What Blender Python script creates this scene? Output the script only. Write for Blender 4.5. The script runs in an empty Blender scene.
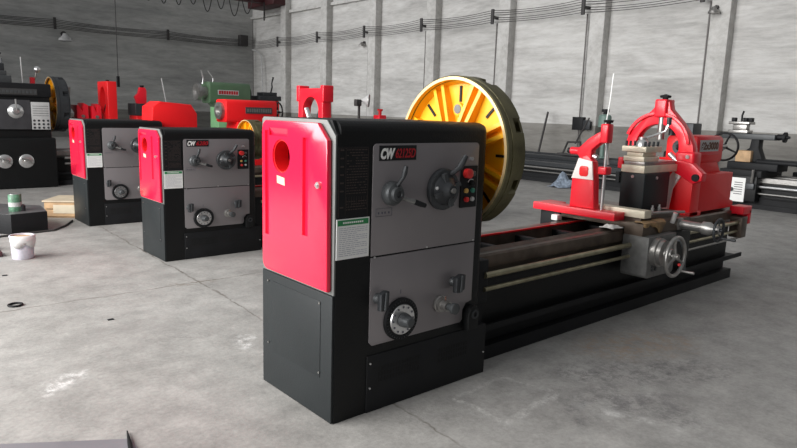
import bpy, bmesh, math, random
from mathutils import Vector, Matrix
C = bpy.context.scene.collection
random.seed(7)
PI = math.pi

# ------------------------------------------------------------------ materials
def nodes(name):
    m = bpy.data.materials.new(name); m.use_nodes = True
    nt = m.node_tree; b = nt.nodes['Principled BSDF']
    return m, nt, b
def mat(name, col, rough=.5, metal=0., var=.12, scale=6., coat=0., bump=0., bscale=60., emit=None, spec=None):
    m, nt, b = nodes(name)
    tc = nt.nodes.new('ShaderNodeTexCoord')
    n = nt.nodes.new('ShaderNodeTexNoise'); n.inputs['Scale'].default_value = scale; n.inputs['Detail'].default_value = 5
    nt.links.new(tc.outputs['Object'], n.inputs['Vector'])
    r = nt.nodes.new('ShaderNodeValToRGB')
    lo = [c*(1-var) for c in col]+[1]; hi = [min(1, c*(1+var)) for c in col]+[1]
    r.color_ramp.elements[0].position = .3; r.color_ramp.elements[0].color = lo
    r.color_ramp.elements[1].position = .7; r.color_ramp.elements[1].color = hi
    nt.links.new(n.outputs['Fac'], r.inputs['Fac']); nt.links.new(r.outputs['Color'], b.inputs['Base Color'])
    b.inputs['Roughness'].default_value = rough; b.inputs['Metallic'].default_value = metal
    if coat: b.inputs['Coat Weight'].default_value = coat; b.inputs['Coat Roughness'].default_value = .12
    if spec is not None: b.inputs['Specular IOR Level'].default_value = spec
    if bump:
        n2 = nt.nodes.new('ShaderNodeTexNoise'); n2.inputs['Scale'].default_value = bscale; n2.inputs['Detail'].default_value = 4
        nt.links.new(tc.outputs['Object'], n2.inputs['Vector'])
        bp = nt.nodes.new('ShaderNodeBump'); bp.inputs['Strength'].default_value = bump; bp.inputs['Distance'].default_value = .02
        nt.links.new(n2.outputs['Fac'], bp.inputs['Height']); nt.links.new(bp.outputs['Normal'], b.inputs['Normal'])
    return m
M_MAG = mat('magenta_red_enamel', (.84, .012, .058), .20, 0, .04, 3, .6)
M_RED = mat('red_enamel', (.86, .012, .030), .38, 0, .05, 3, .25, spec=.4)
M_RED2 = mat('scarlet_enamel', (.86, .012, .016), .45, 0, .05, 3, .12, spec=.35)
M_PALE = mat('pale_pink_white', (.90, .80, .76), .4, 0, .05, 9)  # pink-white for the painted edge highlight and the pale column face
M_BLACK = mat('black_enamel', (.006, .0065, .007), .48, 0, .2, 4, .0, .1, 90, spec=.3)
M_BLACKM = mat('black_satin', (.009, .0095, .011), .6, 0, .2, 5, spec=.3)
M_CHAR = mat('charcoal_enamel', (.016, .0195, .021), .5, 0, .1, 3, .0, .08, 120, spec=.35)
M_LIP = mat('grey_enamel', (.165, .17, .165), .5, 0, .1, 4)
M_PANEL = mat('brushed_grey_panel', (.27, .25, .258), .34, .35, .05, 2)
M_KNOB = mat('dark_grey_iron', (.038, .041, .045), .45, .3, .15, 20)
M_KNOB2 = mat('mid_grey_iron', (.075, .08, .084), .45, .3, .15, 20)
M_STEEL = mat('bare_steel', (.36, .35, .335), .35, .8, .15, 25)
M_DULL = mat('dull_grey_casting', (.17, .17, .165), .45, .45, .2, 18)
M_BRIGHT = mat('bright_steel', (.72, .72, .72), .28, .85, .08, 20)
M_CREAM = mat('cream_machined_steel', (.72, .66, .52), .42, .25, .08, 12)
M_WAY = mat('oiled_brown_way', (.12, .092, .072), .38, .5, .35, 9)
M_ROD = mat('oiled_rod', (.36, .33, .22), .3, .75, .25, 14)
M_OLIVE = mat('olive_cast_iron', (.125, .112, .055), .42, .55, .3, 10, 0, .15, 80)
M_YEL = mat('yellow_enamel', (.95, .46, .008), .42, 0, .08, 4, .25)
M_YEDGE = mat('pale_gold_rim', (.85, .62, .32), .35, .5, .1, 10)
M_WHITE = mat('white_print', (.92, .92, .90), .6, 0, .03, 4)
M_GREEN = mat('green_print', (.03, .26, .09), .5)
M_INK = mat('dark_print', (.10, .10, .13), .6)
M_RUST = mat('brown_print', (.16, .075, .05), .6)
M_DIM = mat('dim_print', (.055, .035, .03), .6)
M_REDP = mat('red_print', (.42, .008, .015), .5)
M_GRN = mat('sage_green_enamel', (.085, .155, .085), .45, 0, .1, 4, .2)
M_GRNL = mat('light_green_enamel', (.24, .52, .25), .45, 0, .1, 4, .2)
M_WOOD = mat('raw_pine', (.55, .36, .20), .7, 0, .25, 8)
M_PAPER = mat('oily_brown_paper', (.30, .19, .09), .6, 0, .45, 18, 0, .6, 30)
M_PAIL = mat('scuffed_white_plastic', (.62, .60, .68), .5, 0, .22, 14)
M_BTNR = mat('red_button', (.75, .03, .03), .35); M_BTNG = mat('green_button', (.05, .25, .18), .35)
M_BTNY = mat('amber_button', (.75, .45, .12), .35); M_BTNW = mat('grey_button', (.5, .5, .5), .4)
M_CABLE = mat('cable_rubber', (.045, .042, .042), .6)
M_PIPE = mat('conduit_grey', (.16, .15, .145), .55)
M_GIRD = mat('dark_red_girder', (.05, .006, .008), .6)
M_BLUE = mat('blue_cloth', (.24, .29, .36), .85, 0, .5, 20)
M_GREY = mat('grey_machine_enamel', (.045, .05, .053), .45, 0, .15, 5)
M_CREAMP = mat('cream_paper', (.66, .58, .44), .8)
M_VENT = mat('vent_black', (.002, .002, .002), .8)
M_SHEET = mat('grey_steel_sheet', (.27, .26, .28), .45, .3, .15, 3)

# stained concrete floor with joints and chalk marks that stay where they are
JOINTS = [(-3, 5.20, 16, 5.02, .003), (2.36, 10, 2.22, 4.6, .005), (2.22, 4.6, 1.98, 1.0, .001)]
STAINS = [(2.36, 2.20, 2.37, 1.88, .010, (.62, .61, .59)), (2.37, 1.86, 2.86, 1.92, .014, (.62, .61, .59)), (2.40, 2.22, 2.80, 2.24, .008, (.58, .57, .55)), (2.86, 1.95, 2.80, 2.22, .008, (.56, .55, .53)),
    (2.86, 1.68, 3.02, 1.30, .016, (.60, .59, .57)), (2.84, 1.72, 2.90, 1.60, .035, (.62, .61, .59)), (.70, 3.50, .74, 3.60, .014, (.74, .73, .72)), (.74, 3.60, .88, 3.70, .045, (.74, .73, .72)),
    (1.83, 3.55, 1.88, 3.70, .03, (.70, .69, .68)), (1.95, 3.62, 1.93, 3.72, .012, (.66, .65, .64)), (1.4, 4.0, 1.75, 3.9, .04, (.24, .23, .22)),
    (3.2, 2.0, 3.9, 1.55, .10, (.155, .15, .15)), (3.05, 1.75, 3.15, 1.35, .07, (.17, .165, .165)), (2.7, 1.65, 2.9, 1.8, .05, (.17, .165, .165)), (3.7, 2.15, 4.2, 1.95, .12, (.36, .27, .20)), (2.0, 5.16, 2.35, 5.13, .03, (.20, .17, .14)),
    (2.29, 6.9, 2.36, 8.4, .045, (.24, .225, .21)), (1.15, 4.3, 1.55, 4.1, .09, (.29, .28, .27)), (3.3, 1.5, 3.0, 1.6, .05, (.2, .19, .19))]
def floor_mat():
    m, nt, b = nodes('concrete_floor'); L = nt.links; N = nt.nodes.new
    geo = N('ShaderNodeNewGeometry'); sep = N('ShaderNodeSeparateXYZ'); L.new(geo.outputs['Position'], sep.inputs[0])
    def noise(s, d=6, ro=.55, sx=1, sy=1):
        mp = N('ShaderNodeMapping'); mp.inputs['Scale'].default_value = (sx, sy, 1); L.new(geo.outputs['Position'], mp.inputs['Vector'])
        n = N('ShaderNodeTexNoise'); n.inputs['Scale'].default_value = s; n.inputs['Detail'].default_value = d
        n.inputs['Roughness'].default_value = ro; L.new(mp.outputs[0], n.inputs['Vector']); return n.outputs['Fac']
    def mth(op, a, c=None, clamp=False):
        n = N('ShaderNodeMath'); n.operation = op; n.use_clamp = clamp
        for i, v in enumerate((a, c)):
            if v is None: continue
            if isinstance(v, (int, float)): n.inputs[i].default_value = v
            else: L.new(v, n.inputs[i])
        return n.outputs[0]
    def ramp(f, stops):
        r = N('ShaderNodeValToRGB'); e = r.color_ramp.elements
        e[0].position, e[0].color = stops[0][0], (*[stops[0][1]]*3, 1) if isinstance(stops[0][1], float) else (*stops[0][1], 1)
        e[1].position, e[1].color = stops[1][0], (*[stops[1][1]]*3, 1) if isinstance(stops[1][1], float) else (*stops[1][1], 1)
        for p, c in stops[2:]:
            k = e.new(p); k.color = (*c, 1) if not isinstance(c, float) else (c, c, c, 1)
        L.new(f, r.inputs['Fac']); return r.outputs['Color']
    def mix(f, a, c, mode='MIX'):
        n = N('ShaderNodeMixRGB'); n.blend_type = mode
        if isinstance(f, (int, float)): n.inputs[0].default_value = f
        else: L.new(f, n.inputs[0])
        for i, v in ((1, a), (2, c)):
            if isinstance(v, tuple): n.inputs[i].default_value = (*v, 1)
            else: L.new(v, n.inputs[i])
        return n.outputs[0]
    base = ramp(noise(.7, 7, .6), [(.3, (.30, .29, .275)), (.72, (.39, .38, .365))])
    base = mix(.7, base, ramp(noise(4.5, 8, .68), [(.30, .33), (.70, .66)]), 'OVERLAY')
    base = mix(.5, base, ramp(noise(38, 4, .7), [(.30, .36), (.70, .62)]), 'OVERLAY')
    base = mix(ramp(noise(1.6, 6, .7, 1, 1.6), [(.60, .0), (.72, .35)]), base, (.22, .205, .19))
    base = mix(ramp(noise(9, 6, .8), [(.66, .0), (.74, .55)]), base, (.17, .16, .155))
    base = mix(ramp(noise(2.7, 8, .82, 1.3, 1), [(.66, .0), (.78, .5)]), base, (.56, .55, .53))
    # distance to a segment, wobbling a little
    wob = mth('MULTIPLY', mth('SUBTRACT', noise(5, 4), .5), .09)
    def seg(x0, y0, x1, y1, w, soft):
        dx, dy = x1-x0, y1-y0; ln = math.hypot(dx, dy); ux, uy = dx/ln, dy/ln
        px = mth('SUBTRACT', sep.outputs[0], x0); py = mth('SUBTRACT', sep.outputs[1], y0)
        t = mth('ADD', mth('MULTIPLY', px, ux), mth('MULTIPLY', py, uy))
        d = mth('ABSOLUTE', mth('ADD', mth('SUBTRACT', mth('MULTIPLY', px, uy), mth('MULTIPLY', py, ux)), wob))
        tt = mth('MAXIMUM', mth('MULTIPLY', t, -1), mth('SUBTRACT', t, ln)); tt = mth('MAXIMUM', tt, 0)
        d = mth('ADD', d, tt)
        return mth('DIVIDE', mth('SUBTRACT', w+soft, d), soft, True)
    for x0, y0, x1, y1, w in JOINTS:
        f = mth('MULTIPLY', seg(x0, y0, x1, y1, w, .009), mth('ADD', mth('MULTIPLY', noise(4, 6, .7), 3.2), -1.0), True)
        base = mix(f, base, (.13, .115, .10))
    for x0, y0, x1, y1, w, c in STAINS:
        f = mth('MULTIPLY', seg(x0, y0, x1, y1, w, w*1.6), mth('MULTIPLY', mth('SUBTRACT', noise(11, 9, .85), .46), 6.0, True), True)
        base = mix(f, base, c)
    L.new(base, b.inputs['Base Color']); b.inputs['Specular IOR Level'].default_value = .35
    L.new(ramp(noise(2, 5), [(.3, .55), (.7, .78)]), b.inputs['Roughness'])
    bp = N('ShaderNodeBump'); bp.inputs['Strength'].default_value = .25; bp.inputs['Distance'].default_value = .01
    L.new(noise(25, 6, .7), bp.inputs['Height']); L.new(bp.outputs[0], b.inputs['Normal'])
    return m

def wall_mat(name, c0, c1, stretch, dado):
    m, nt, b = nodes(name); L = nt.links; N = nt.nodes.new
    geo = N('ShaderNodeNewGeometry'); sep = N('ShaderNodeSeparateXYZ'); L.new(geo.outputs['Position'], sep.inputs[0])
    mp = N('ShaderNodeMapping'); mp.inputs['Scale'].default_value = stretch; L.new(geo.outputs['Position'], mp.inputs['Vector'])
    n = N('ShaderNodeTexNoise'); n.inputs['Scale'].default_value = 1.; n.inputs['Detail'].default_value = 8; n.inputs['Roughness'].default_value = .62
    n.inputs['Distortion'].default_value = .6
    L.new(mp.outputs[0], n.inputs['Vector'])
    r = N('ShaderNodeValToRGB'); e = r.color_ramp.elements
    e[0].position = .32; e[0].color = (*c0, 1); e[1].position = .66; e[1].color = (*c1, 1); L.new(n.outputs['Fac'], r.inputs['Fac'])
    n2 = N('ShaderNodeTexNoise'); n2.inputs['Scale'].default_value = 5; n2.inputs['Detail'].default_value = 8; n2.inputs['Roughness'].default_value = .7
    L.new(mp.outputs[0], n2.inputs['Vector'])
    r2 = N('ShaderNodeValToRGB'); r2.color_ramp.elements[0].position = .30; r2.color_ramp.elements[0].color = (.36, .36, .36, 1)
    r2.color_ramp.elements[1].position = .60; r2.color_ramp.elements[1].color = (.56, .56, .56, 1); L.new(n2.outputs['Fac'], r2.inputs['Fac'])
    mx = N('ShaderNodeMixRGB'); mx.blend_type = 'OVERLAY'; mx.inputs[0].default_value = .7
    L.new(r.outputs[0], mx.inputs[1]); L.new(r2.outputs[0], mx.inputs[2])
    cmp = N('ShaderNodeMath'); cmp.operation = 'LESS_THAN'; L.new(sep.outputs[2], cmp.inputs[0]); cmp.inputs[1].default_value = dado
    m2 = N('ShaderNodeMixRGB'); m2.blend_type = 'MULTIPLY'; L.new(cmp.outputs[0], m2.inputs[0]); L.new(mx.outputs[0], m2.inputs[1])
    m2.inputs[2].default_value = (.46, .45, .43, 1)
    L.new(m2.outputs[0], b.inputs['Base Color']); b.inputs['Roughness'].default_value = .9
    bp = N('ShaderNodeBump'); bp.inputs['Strength'].default_value = .35; bp.inputs['Distance'].default_value = .05
    L.new(n2.outputs['Fac'], bp.inputs['Height']); L.new(bp.outputs[0], b.inputs['Normal'])
    return m

# ------------------------------------------------------------------ mesh helpers
def basis(d):
    d = Vector(d).normalized(); a = Vector((0, 0, 1)) if abs(d.z) < .9 else Vector((1, 0, 0))
    u = d.cross(a).normalized(); v = d.cross(u).normalized(); return d, u, v
class MB:
    def __init__(s, org=(0, 0, 0)): s.bm = bmesh.new(); s.o = Vector(org)
    def _v(s, p): return s.bm.verts.new(Vector(p)-s.o)
    def box(s, x0, x1, y0, y1, z0, z1, bev=0):
        x0, x1 = sorted((x0, x1)); y0, y1 = sorted((y0, y1)); z0, z1 = sorted((z0, z1))
        v = [s._v((x, y, z)) for z in (z0, z1) for y in (y0, y1) for x in (x0, x1)]
        fs = [s.bm.faces.new([v[i] for i in f]) for f in ((0, 2, 3, 1), (4, 5, 7, 6), (0, 1, 5, 4), (2, 6, 7, 3), (0, 4, 6, 2), (1, 3, 7, 5))]
        if bev:
            es = list({e for f in fs for e in f.edges}); bmesh.ops.bevel(s.bm, geom=es, offset=bev, segments=3, profile=.5, affect='EDGES')
        return s
    def obox(s, c, dx, dy, dz, rot):        # oriented box
        R = rot.to_matrix() if hasattr(rot, 'to_matrix') else rot
        v = [s._v(Vector(c)+R@Vector((sx*dx/2, sy*dy/2, sz*dz/2))) for sz in (-1, 1) for sy in (-1, 1) for sx in (-1, 1)]
        for f in ((0, 2, 3, 1), (4, 5, 7, 6), (0, 1, 5, 4), (2, 6, 7, 3), (0, 4, 6, 2), (1, 3, 7, 5)): s.bm.faces.new([v[i] for i in f])
        return s
    def prism(s, pts, axis, a, b, bev=0):   # polygon in the plane across `axis`, extruded from a to b
        def P(p, t): return {'x': (t, p[0], p[1]), 'y': (p[0], t, p[1]), 'z': (p[0], p[1], t)}[axis]
        A = [s._v(P(p, a)) for p in pts]; B = [s._v(P(p, b)) for p in pts]; n = len(pts)
        fs = [s.bm.faces.new(A), s.bm.faces.new(B[::-1])]
        for i in range(n): fs.append(s.bm.faces.new((A[i], B[i], B[(i+1) % n], A[(i+1) % n])))
        bmesh.ops.recalc_face_normals(s.bm, faces=fs)
        if bev:
            es = list({e for f in fs[:2] for e in f.edges}); bmesh.ops.bevel(s.bm, geom=es, offset=bev, segments=2, profile=.5, affect='EDGES')
        return s
    def lathe(s, c, d, prof, n=32, cap=True):   # profile [(t along d, radius)]
        d, u, v = basis(d); c = Vector(c); rings = []
        for t, r in prof:
            if r < 1e-6: rings.append([s._v(c+d*t)])
            else: rings.append([s._v(c+d*t+(u*math.cos(2*PI*i/n)+v*math.sin(2*PI*i/n))*r) for i in range(n)])
        for A, B in zip(rings, rings[1:]):
            for i in range(n):
                j = (i+1) % n
                q = [A[i % len(A)], A[j % len(A)], B[j % len(B)], B[i % len(B)]]; w = []
                for k in q:
                    if k not in w: w.append(k)
                if len(w) > 2:
                    try: s.bm.faces.new(w)
                    except ValueError: pass
        for R, fl in ((rings[0], 0), (rings[-1], 1)):
            if cap and len(R) > 2 and prof[0] != prof[-1]:
                try: s.bm.faces.new(R if not fl else R[::-1])
                except ValueError: pass
        return s
    def cyl(s, p, q, r, r2=None, n=20):
        p, q = Vector(p), Vector(q); L = (q-p).length
        return s.lathe(p, q-p, [(0, r), (L, r if r2 is None else r2)], n)
    def torus(s, c, d, R, r, n=36, m=10):
        pr = [(r*math.sin(2*PI*k/m), R+r*math.cos(2*PI*k/m)) for k in range(m+1)]
        pr[-1] = pr[0]
        d, u, v = basis(d); c = Vector(c); rings = []
        for t, rr in pr[:-1]: rings.append([s._v(c+d*t+(u*math.cos(2*PI*i/n)+v*math.sin(2*PI*i/n))*rr) for i in range(n)])
        for k in range(m):
            A, B = rings[k], rings[(k+1) % m]
            for i in range(n): s.bm.faces.new((A[i], A[(i+1) % n], B[(i+1) % n], B[i]))
        return s
    def tube(s, pts, r, n=8):
        pts = [Vector(p) for p in pts]; rings = []; _, u, v = basis(pts[1]-pts[0])
        for i, p in enumerate(pts):
            t = (pts[min(i+1, len(pts)-1)]-pts[max(i-1, 0)]).normalized()
            u = (u-t*u.dot(t)).normalized(); v = t.cross(u)
            rr = r[i] if isinstance(r, (list, tuple)) else r
            rings.append([s._v(p+(u*math.cos(2*PI*k/n)+v*math.sin(2*PI*k/n))*rr) for k in range(n)])
        for A, B in zip(rings, rings[1:]):
            for k in range(n): s.bm.faces.new((A[k], A[(k+1) % n], B[(k+1) % n], B[k]))
        s.bm.faces.new(rings[0][::-1]); s.bm.faces.new(rings[-1]); return s
    def ball(s, c, r, n=12):
        return s.lathe(Vector(c)-Vector((0, 0, r)), (0, 0, 1), [(r-r*math.cos(PI*k/8), r*math.sin(PI*k/8) if 0 < k < 8 else 0) for k in range(9)], n)
    def build(s, name, m, parent=None, smooth=35):
        bmesh.ops.recalc_face_normals(s.bm, faces=s.bm.faces[:])
        me = bpy.data.meshes.new(name); s.bm.to_mesh(me); s.bm.free(); me.materials.append(m)
        for p in me.polygons: p.use_smooth = True
        try: me.set_sharp_from_angle(angle=math.radians(smooth))
        except Exception: pass
        o = bpy.data.objects.new(name, me); C.objects.link(o)
        if parent: o.parent = parent
        return o
def cut(o, cutters):                        # real boolean cuts, applied
    dg = None
    for mb in cutters:
        k = mb.build('cutter', M_BLACK)
        md = o.modifiers.new('b', 'BOOLEAN'); md.operation = 'DIFFERENCE'; md.object = k; md.solver = 'EXACT'
        if o.parent: k.parent = o.parent
        bpy.context.view_layer.update(); dg = bpy.context.evaluated_depsgraph_get()
        me = bpy.data.meshes.new_from_object(o.evaluated_get(dg)); o.modifiers.clear(); old = o.data; o.data = me
        me.name = o.name
        try: me.set_sharp_from_angle(angle=math.radians(35))
        except Exception: pass
        bpy.data.objects.remove(k)
    return o
def empty(name, loc, label, cat, group=None, rotz=0):
    o = bpy.data.objects.new(name, None); C.objects.link(o); o.location = loc; o.rotation_euler = (0, 0, rotz); o.empty_display_size = .1
    o['label'] = label; o['category'] = cat
    if group: o['group'] = group
    return o
def tag(o, label, cat, group=None):
    o['label'] = label; o['category'] = cat
    if group: o['group'] = group
    return o
def move(o, loc):                            # give a one-mesh thing its origin at its base
    o.data.transform(Matrix.Translation(-Vector(loc))); o.location = loc; return o
def struct(o): o['kind'] = 'structure'; return o
def text(name, s, size, loc, m, parent, rot=(PI/2, 0, 0), shear=0, bold=0, width=None, ext=.0012, align='LEFT'):
    cu = bpy.data.curves.new(name, 'FONT'); cu.body = s; cu.size = size; cu.shear = shear; cu.offset = bold; cu.extrude = ext; cu.align_x = align
    t = bpy.data.objects.new(name+'_t', cu); C.objects.link(t); bpy.context.view_layer.update()
    me = bpy.data.meshes.new_from_object(t.evaluated_get(bpy.context.evaluated_depsgraph_get())); bpy.data.objects.remove(t)
    xs = [v.co.x for v in me.vertices]
    if width: me.transform(Matrix.Diagonal((width/(max(xs)-min(xs)), 1, 1, 1)))
    from mathutils import Euler
    me.transform(Matrix.Translation(Vector(loc))@Euler(rot).to_matrix().to_4x4()); me.materials.clear(); me.materials.append(m); me.name = name
    o = bpy.data.objects.new(name, me); C.objects.link(o)
    if parent: o.parent = parent
    return o

# ------------------------------------------------------------------ the headstock (local, origin = its front left floor corner)
def dome(pts, n=6): return pts
def rounded(x0, x1, z0, z1, r, n=5, corners=(1, 1, 1, 1)):
    out = []
    for (cx, cz, a0), on in zip(((x1-r, z0+r, -90), (x1-r, z1-r, 0), (x0+r, z1-r, 90), (x0+r, z0+r, 180)), corners):
        if on:
            for k in range(n+1):
                a = math.radians(a0+90*k/n); out.append((cx+r*math.cos(a), cz+r*math.sin(a)))
        else: out.append((cx+(r if a0 in (-90, 0) else -r), cz+(r if a0 in (0, 90) else -r)))
    return out
def headstock(root, model, main):
    W, D, H = 1.035, .66, 1.452
    r = .05
    mb = MB(); mb.box(.010, W, 0, D, 0, H, 0)
    es = [e for e in mb.bm.edges if (abs(e.verts[0].co.y) < 1e-5 and abs(e.verts[1].co.y) < 1e-5 and abs(e.verts[0].co.z-H) < 1e-5 and abs(e.verts[1].co.z-H) < 1e-5)
          or (all(abs(v.co.x-W) < 1e-5 for v in e.verts) and (all(abs(v.co.z-H) < 1e-5 for v in e.verts) or all(abs(v.co.y) < 1e-5 for v in e.verts)))]
    bmesh.ops.bevel(mb.bm, geom=es, offset=r, segments=6, profile=.5, affect='EDGES')
    body = mb.build('headstock_cabinet', M_BLACK, root)
    body['label'] = 'black painted headstock housing with rounded edges'
    cut(body, [MB().cyl((-.05, .42, 1.263), (.075, .42, 1.263), .0835, n=40), MB().prism([(-.02, H+.03), (-.02, H-.085), (.01, H-.055), (.035, H-.012), (.06, H+.03)], 'x', 0, .03)])
    # end frame
    fr = MB().prism([(.0, .642), (D, .642), (D, 1.44), (.645, H), (.07, H), (.0, H-.07)], 'x', 0, .011, .003).build('end_frame', M_LIP, root)
    fr['label'] = 'grey edging plate around the end cover'
    cut(fr, [MB().cyl((-.05, .42, 1.263), (.075, .42, 1.263), .0835, n=40)])
    lo = MB().prism([(.004, .004), (D-.004, .004), (D-.004, .640), (.004, .640)], 'x', -.004, .011, .002).build('lower_end_cover', M_CHAR, root)
    MB().prism([(.098, .21), (.55, .21), (.55, .595), (.098, .595)], 'x', -.0065, -.004, .0008).build('access_plate', M_CHAR, lo)
    for y, z in ((.103, .585), (.103, .235), (.59, .59), (.59, .245)): MB().cyl((-.011, y, z), (-.004, y, z), .005, n=10).build('screw', M_STEEL, lo)
    # red cover
    out = [(.016, .66)] + [(.616-.05+.05*math.sin(a), .71-.05*math.cos(a)) for a in [PI/2*k/5 for k in range(6)]] + [(.616, 1.38), (.606, 1.418), (.58, 1.437), (.105, 1.437), (.025, 1.362)]
    door = MB().prism(out, 'x', -.030, -.0005, .010).build('end_cover', M_MAG, root)
    door['label'] = 'glossy red pressed end cover with a round hole'
    cyc = [MB().cyl((-.06, .42, 1.263), (.02, .42, 1.263), .083, n=40),
           MB().prism([(-.035, .176), (-.035, .226), (-.016, .220), (-.029, .176)], 'z', .90, 1.365),
           MB().prism([(-.035, .540), (-.035, .580), (-.018, .575), (-.029, .540)], 'z', .85, 1.385), MB().prism([(-.035, 1.360), (-.035, 1.400), (-.029, 1.400), (-.016, 1.366)], 'y', .36, .535)]
    cut(door, cyc)
    # raised inner field
    MB().lathe((-.024, .42, 1.263), (1, 0, 0), [(0, .0825), (.082, .0825), (.082, .076), (.0, .076), (0, .0825)], 40).build('hole_sleeve', M_RED2, door)
    MB().prism([(.383, 1.12), (.457, 1.128), (.46, 1.166), (.386, 1.158)], 'x', -.0315, -.0302).build('sticker', mat('cream_sticker', (.75, .52, .38), .5), door)
    l = MB(); l.cyl((-.044, .08, 1.155), (-.028, .08, 1.155), .016, n=14); l.box(-.050, -.042, .070, .090, 1.149, 1.161); l.build('latch', M_BRIGHT, door)
    # front plates
    up = MB().prism(rounded(.213, .945, .806, 1.347, .022, 4, (0, 1, 1, 0)), 'y', -.006, 0.0005, .0015).build('upper_control_panel', M_PANEL, root)
    lowp = [(.213+.02, .350), (.86, .350), (.875, .365), (.875, .42), (.90, .455), (.945, .465), (.945, .798), (.213, .798), (.213, .37)]
    dn = MB().prism(lowp, 'y', -.006, .0005, .0015).build('lower_control_panel', M_PANEL, root)
    for x, z in ((.235, .8), (.58, .812), (.93, .812)): MB().cyl((x, -.010, z), (x, -.005, z), .005, n=8).build('screw', M_BRIGHT, dn)
    # toe cover
    toe = MB().box(.205, 1.083, -.007, .13, .0, .300, .003).build('toe_cover', M_BLACKM, root)
    for x0, n in ((.275, 15), (.70, 12)):
        v = MB()
        for k in range(n):
            for j in range(3):
                x = x0+k*.0195; z = .150+j*.030; v.box(x, x+.0085, -.0085, -.006, z, z+.021)
        v.build('vent_slots', M_VENT, toe)
    for x, z in ((.222, .13), (1.066, .13), (.222, .26)): MB().cyl((x, -.013, z), (x, -.006, z), .005, n=8).build('screw', M_BRIGHT, toe)
    # charts
    ch = MB().prism(rounded(.014, .190, 1.006, 1.335, .004, 2), 'y', -.003, .0005).build('chart_plate', M_BLACKM, root)
    k = MB(); k.box(.018, .186, -.0036, -.003, 1.328, 1.3295); k.box(.056, .0572, -.0036, -.003, 1.02, 1.328); k.box(.018, .0192, -.0036, -.003, 1.01, 1.33); k.box(.185, .1862, -.0036, -.003, 1.01, 1.33)
    rr = random.Random(3)
    for row in range(23):
        z = 1.318-row*.0125
        if row in (17, 18): continue
        x = .062
        while x < .178:
            w = rr.uniform(.006, .016)
            if rr.random() < .86: k.box(x, min(x+w, .181), -.0036, -.003, z, z+.004)
            x += w+.004
        if row % 3 == 0: k.box(.026, .046, -.0036, -.003, z-.002, z+.005)
    for q in range(9): k.box(.062+q*.0145, .0632+q*.0145, -.0036, -.003, 1.062, 1.105)
    k.build('chart_markings', M_DIM, ch)
    lb = MB().prism([(.010, .812), (.200, .812), (.200, 1.003), (.010, 1.003)], 'y', -.0035, .0005).build('notice_plate', M_WHITE, root)
    lb['label'] = 'white printed notice with a green heading'
    MB().box(.016, .194, -.0045, -.0035, .972, .998).build('notice_heading', M_GREEN, lb)
    k = MB()
    for row in range(15):
        z = .958-row*.0093; x = .022
        while x < .185:
            w = rr.uniform(.01, .03)
            if row % 4 != 3 or x < .12: k.box(x, min(x+w, .188), -.0042, -.0035, z, z+.0032)
            x += w+.004
    k.build('notice_lines', mat('pale_ink', (.55, .55, .60), .6), lb)
    hd = MB(); x = .045
    while x < .16: hd.box(x, x+.009, -.0050, -.0045, .981, .989); x += .012
    hd.build('notice_heading_letters', M_WHITE, lb)
    # model plate
    if model:
        pl = MB().prism([(.247, 1.266), (.482, 1.266), (.482, 1.338), (.247, 1.338)], 'y', -.010, -.0055, .001).build('name_plate', M_BLACKM, root)
        text('plate_letters', 'CW', .066, (.252, -.0105, 1.277), M_WHITE, pl, shear=.25, bold=.0035, width=.088)
        text('plate_number', model, .062, (.344, -.0105, 1.279), M_REDP, pl, shear=.25, bold=.001, width=.128)
    f = -.006
    # selector A
    a = MB().lathe((.326, f, 1.108), (0, -1, 0), [(0, .060), (.022, .060), (.028, .054), (.040, .050), (.046, .036), (.062, .033), (.064, .018), (.055, .014), (.055, 0)], 36)
    a.build('range_selector', M_KNOB2, root)
    s_ = root.children[-1]
    sel = [o for o in root.children if o.name.startswith('range_selector')][-1]
    MB().tube([(.335, f-.035, 1.145), (.338, f-.055, 1.17), (.345, f-.066, 1.19), (.347, f-.072, 1.21), (.351, f-.078, 1.245)], [.012, .010, .011, .014, .011], 10).build('lever', M_KNOB, sel)
    hd = MB().tube([(.355, f-.045, 1.090), (.40, f-.06, 1.073), (.425, f-.066, 1.067)], [.010, .012, .014], 10); hd.build('lever_collar', M_DULL, sel)
    MB().tube([(.422, f-.066, 1.068), (.455, f-.074, 1.055), (.485, f-.08, 1.046)], [.014, .014, .011], 10).build('lever_grip', M_BLACKM, sel)
    tg = MB(); tg.box(.235, .335, f-.002, f, .998, .999); tg.box(.235, .335, f-.002, f, 1.036, 1.037); tg.box(.235, .236, f-.002, f, .998, 1.037); tg.box(.334, .335, f-.002, f, .998, 1.037)
    for x in (.248, .270, .288, .312): tg.box(x, x+.008, f-.002, f, 1.010, 1.020)
    tg.build('engraved_tag', M_INK, up)
    # dial B
    B = MB().lathe((.673, f, 1.109), (0, -1, 0), [(0, .108), (.018, .108), (.024, .102), (.026, .080), (.034, .076), (.05, .05), (.075, .034), (.082, .028), (.082, 0)], 48).build('speed_dial', M_KNOB, root)
    MB().lathe((.673, f, 1.109), (0, -1, 0), [(.0235, .101), (.0265, .101), (.0265, .081), (.0235, .081), (.0235, .101)], 48).build('dial_ring', M_KNOB2, B)
    c = MB(); 
    for an in (20, 110, 200, 290):
        ca, sa = math.cos(math.radians(an)), math.sin(math.radians(an)); c.obox((.673+.055*ca, f-.045, 1.109+.055*sa), .07, .02, .022, Matrix.Rotation(-math.radians(an), 3, 'Y'))
    c.build('dial_spokes', M_KNOB2, B)
    MB().cyl((.673, f-.082, 1.109), (.673, f-.092, 1.109), .014).build('dial_nut', M_STEEL, B)
    MB().ball((.605, f-.035, 1.120), .010).build('dial_index', M_BTNW, B)
    MB().tube([(.715, f-.02, 1.185), (.722, f-.045, 1.205), (.738, f-.06, 1.225), (.745, f-.068, 1.245), (.765, f-.075, 1.285)], [.016, .013, .016, .017, .013], 10).build('lever', M_KNOB, B)
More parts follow.
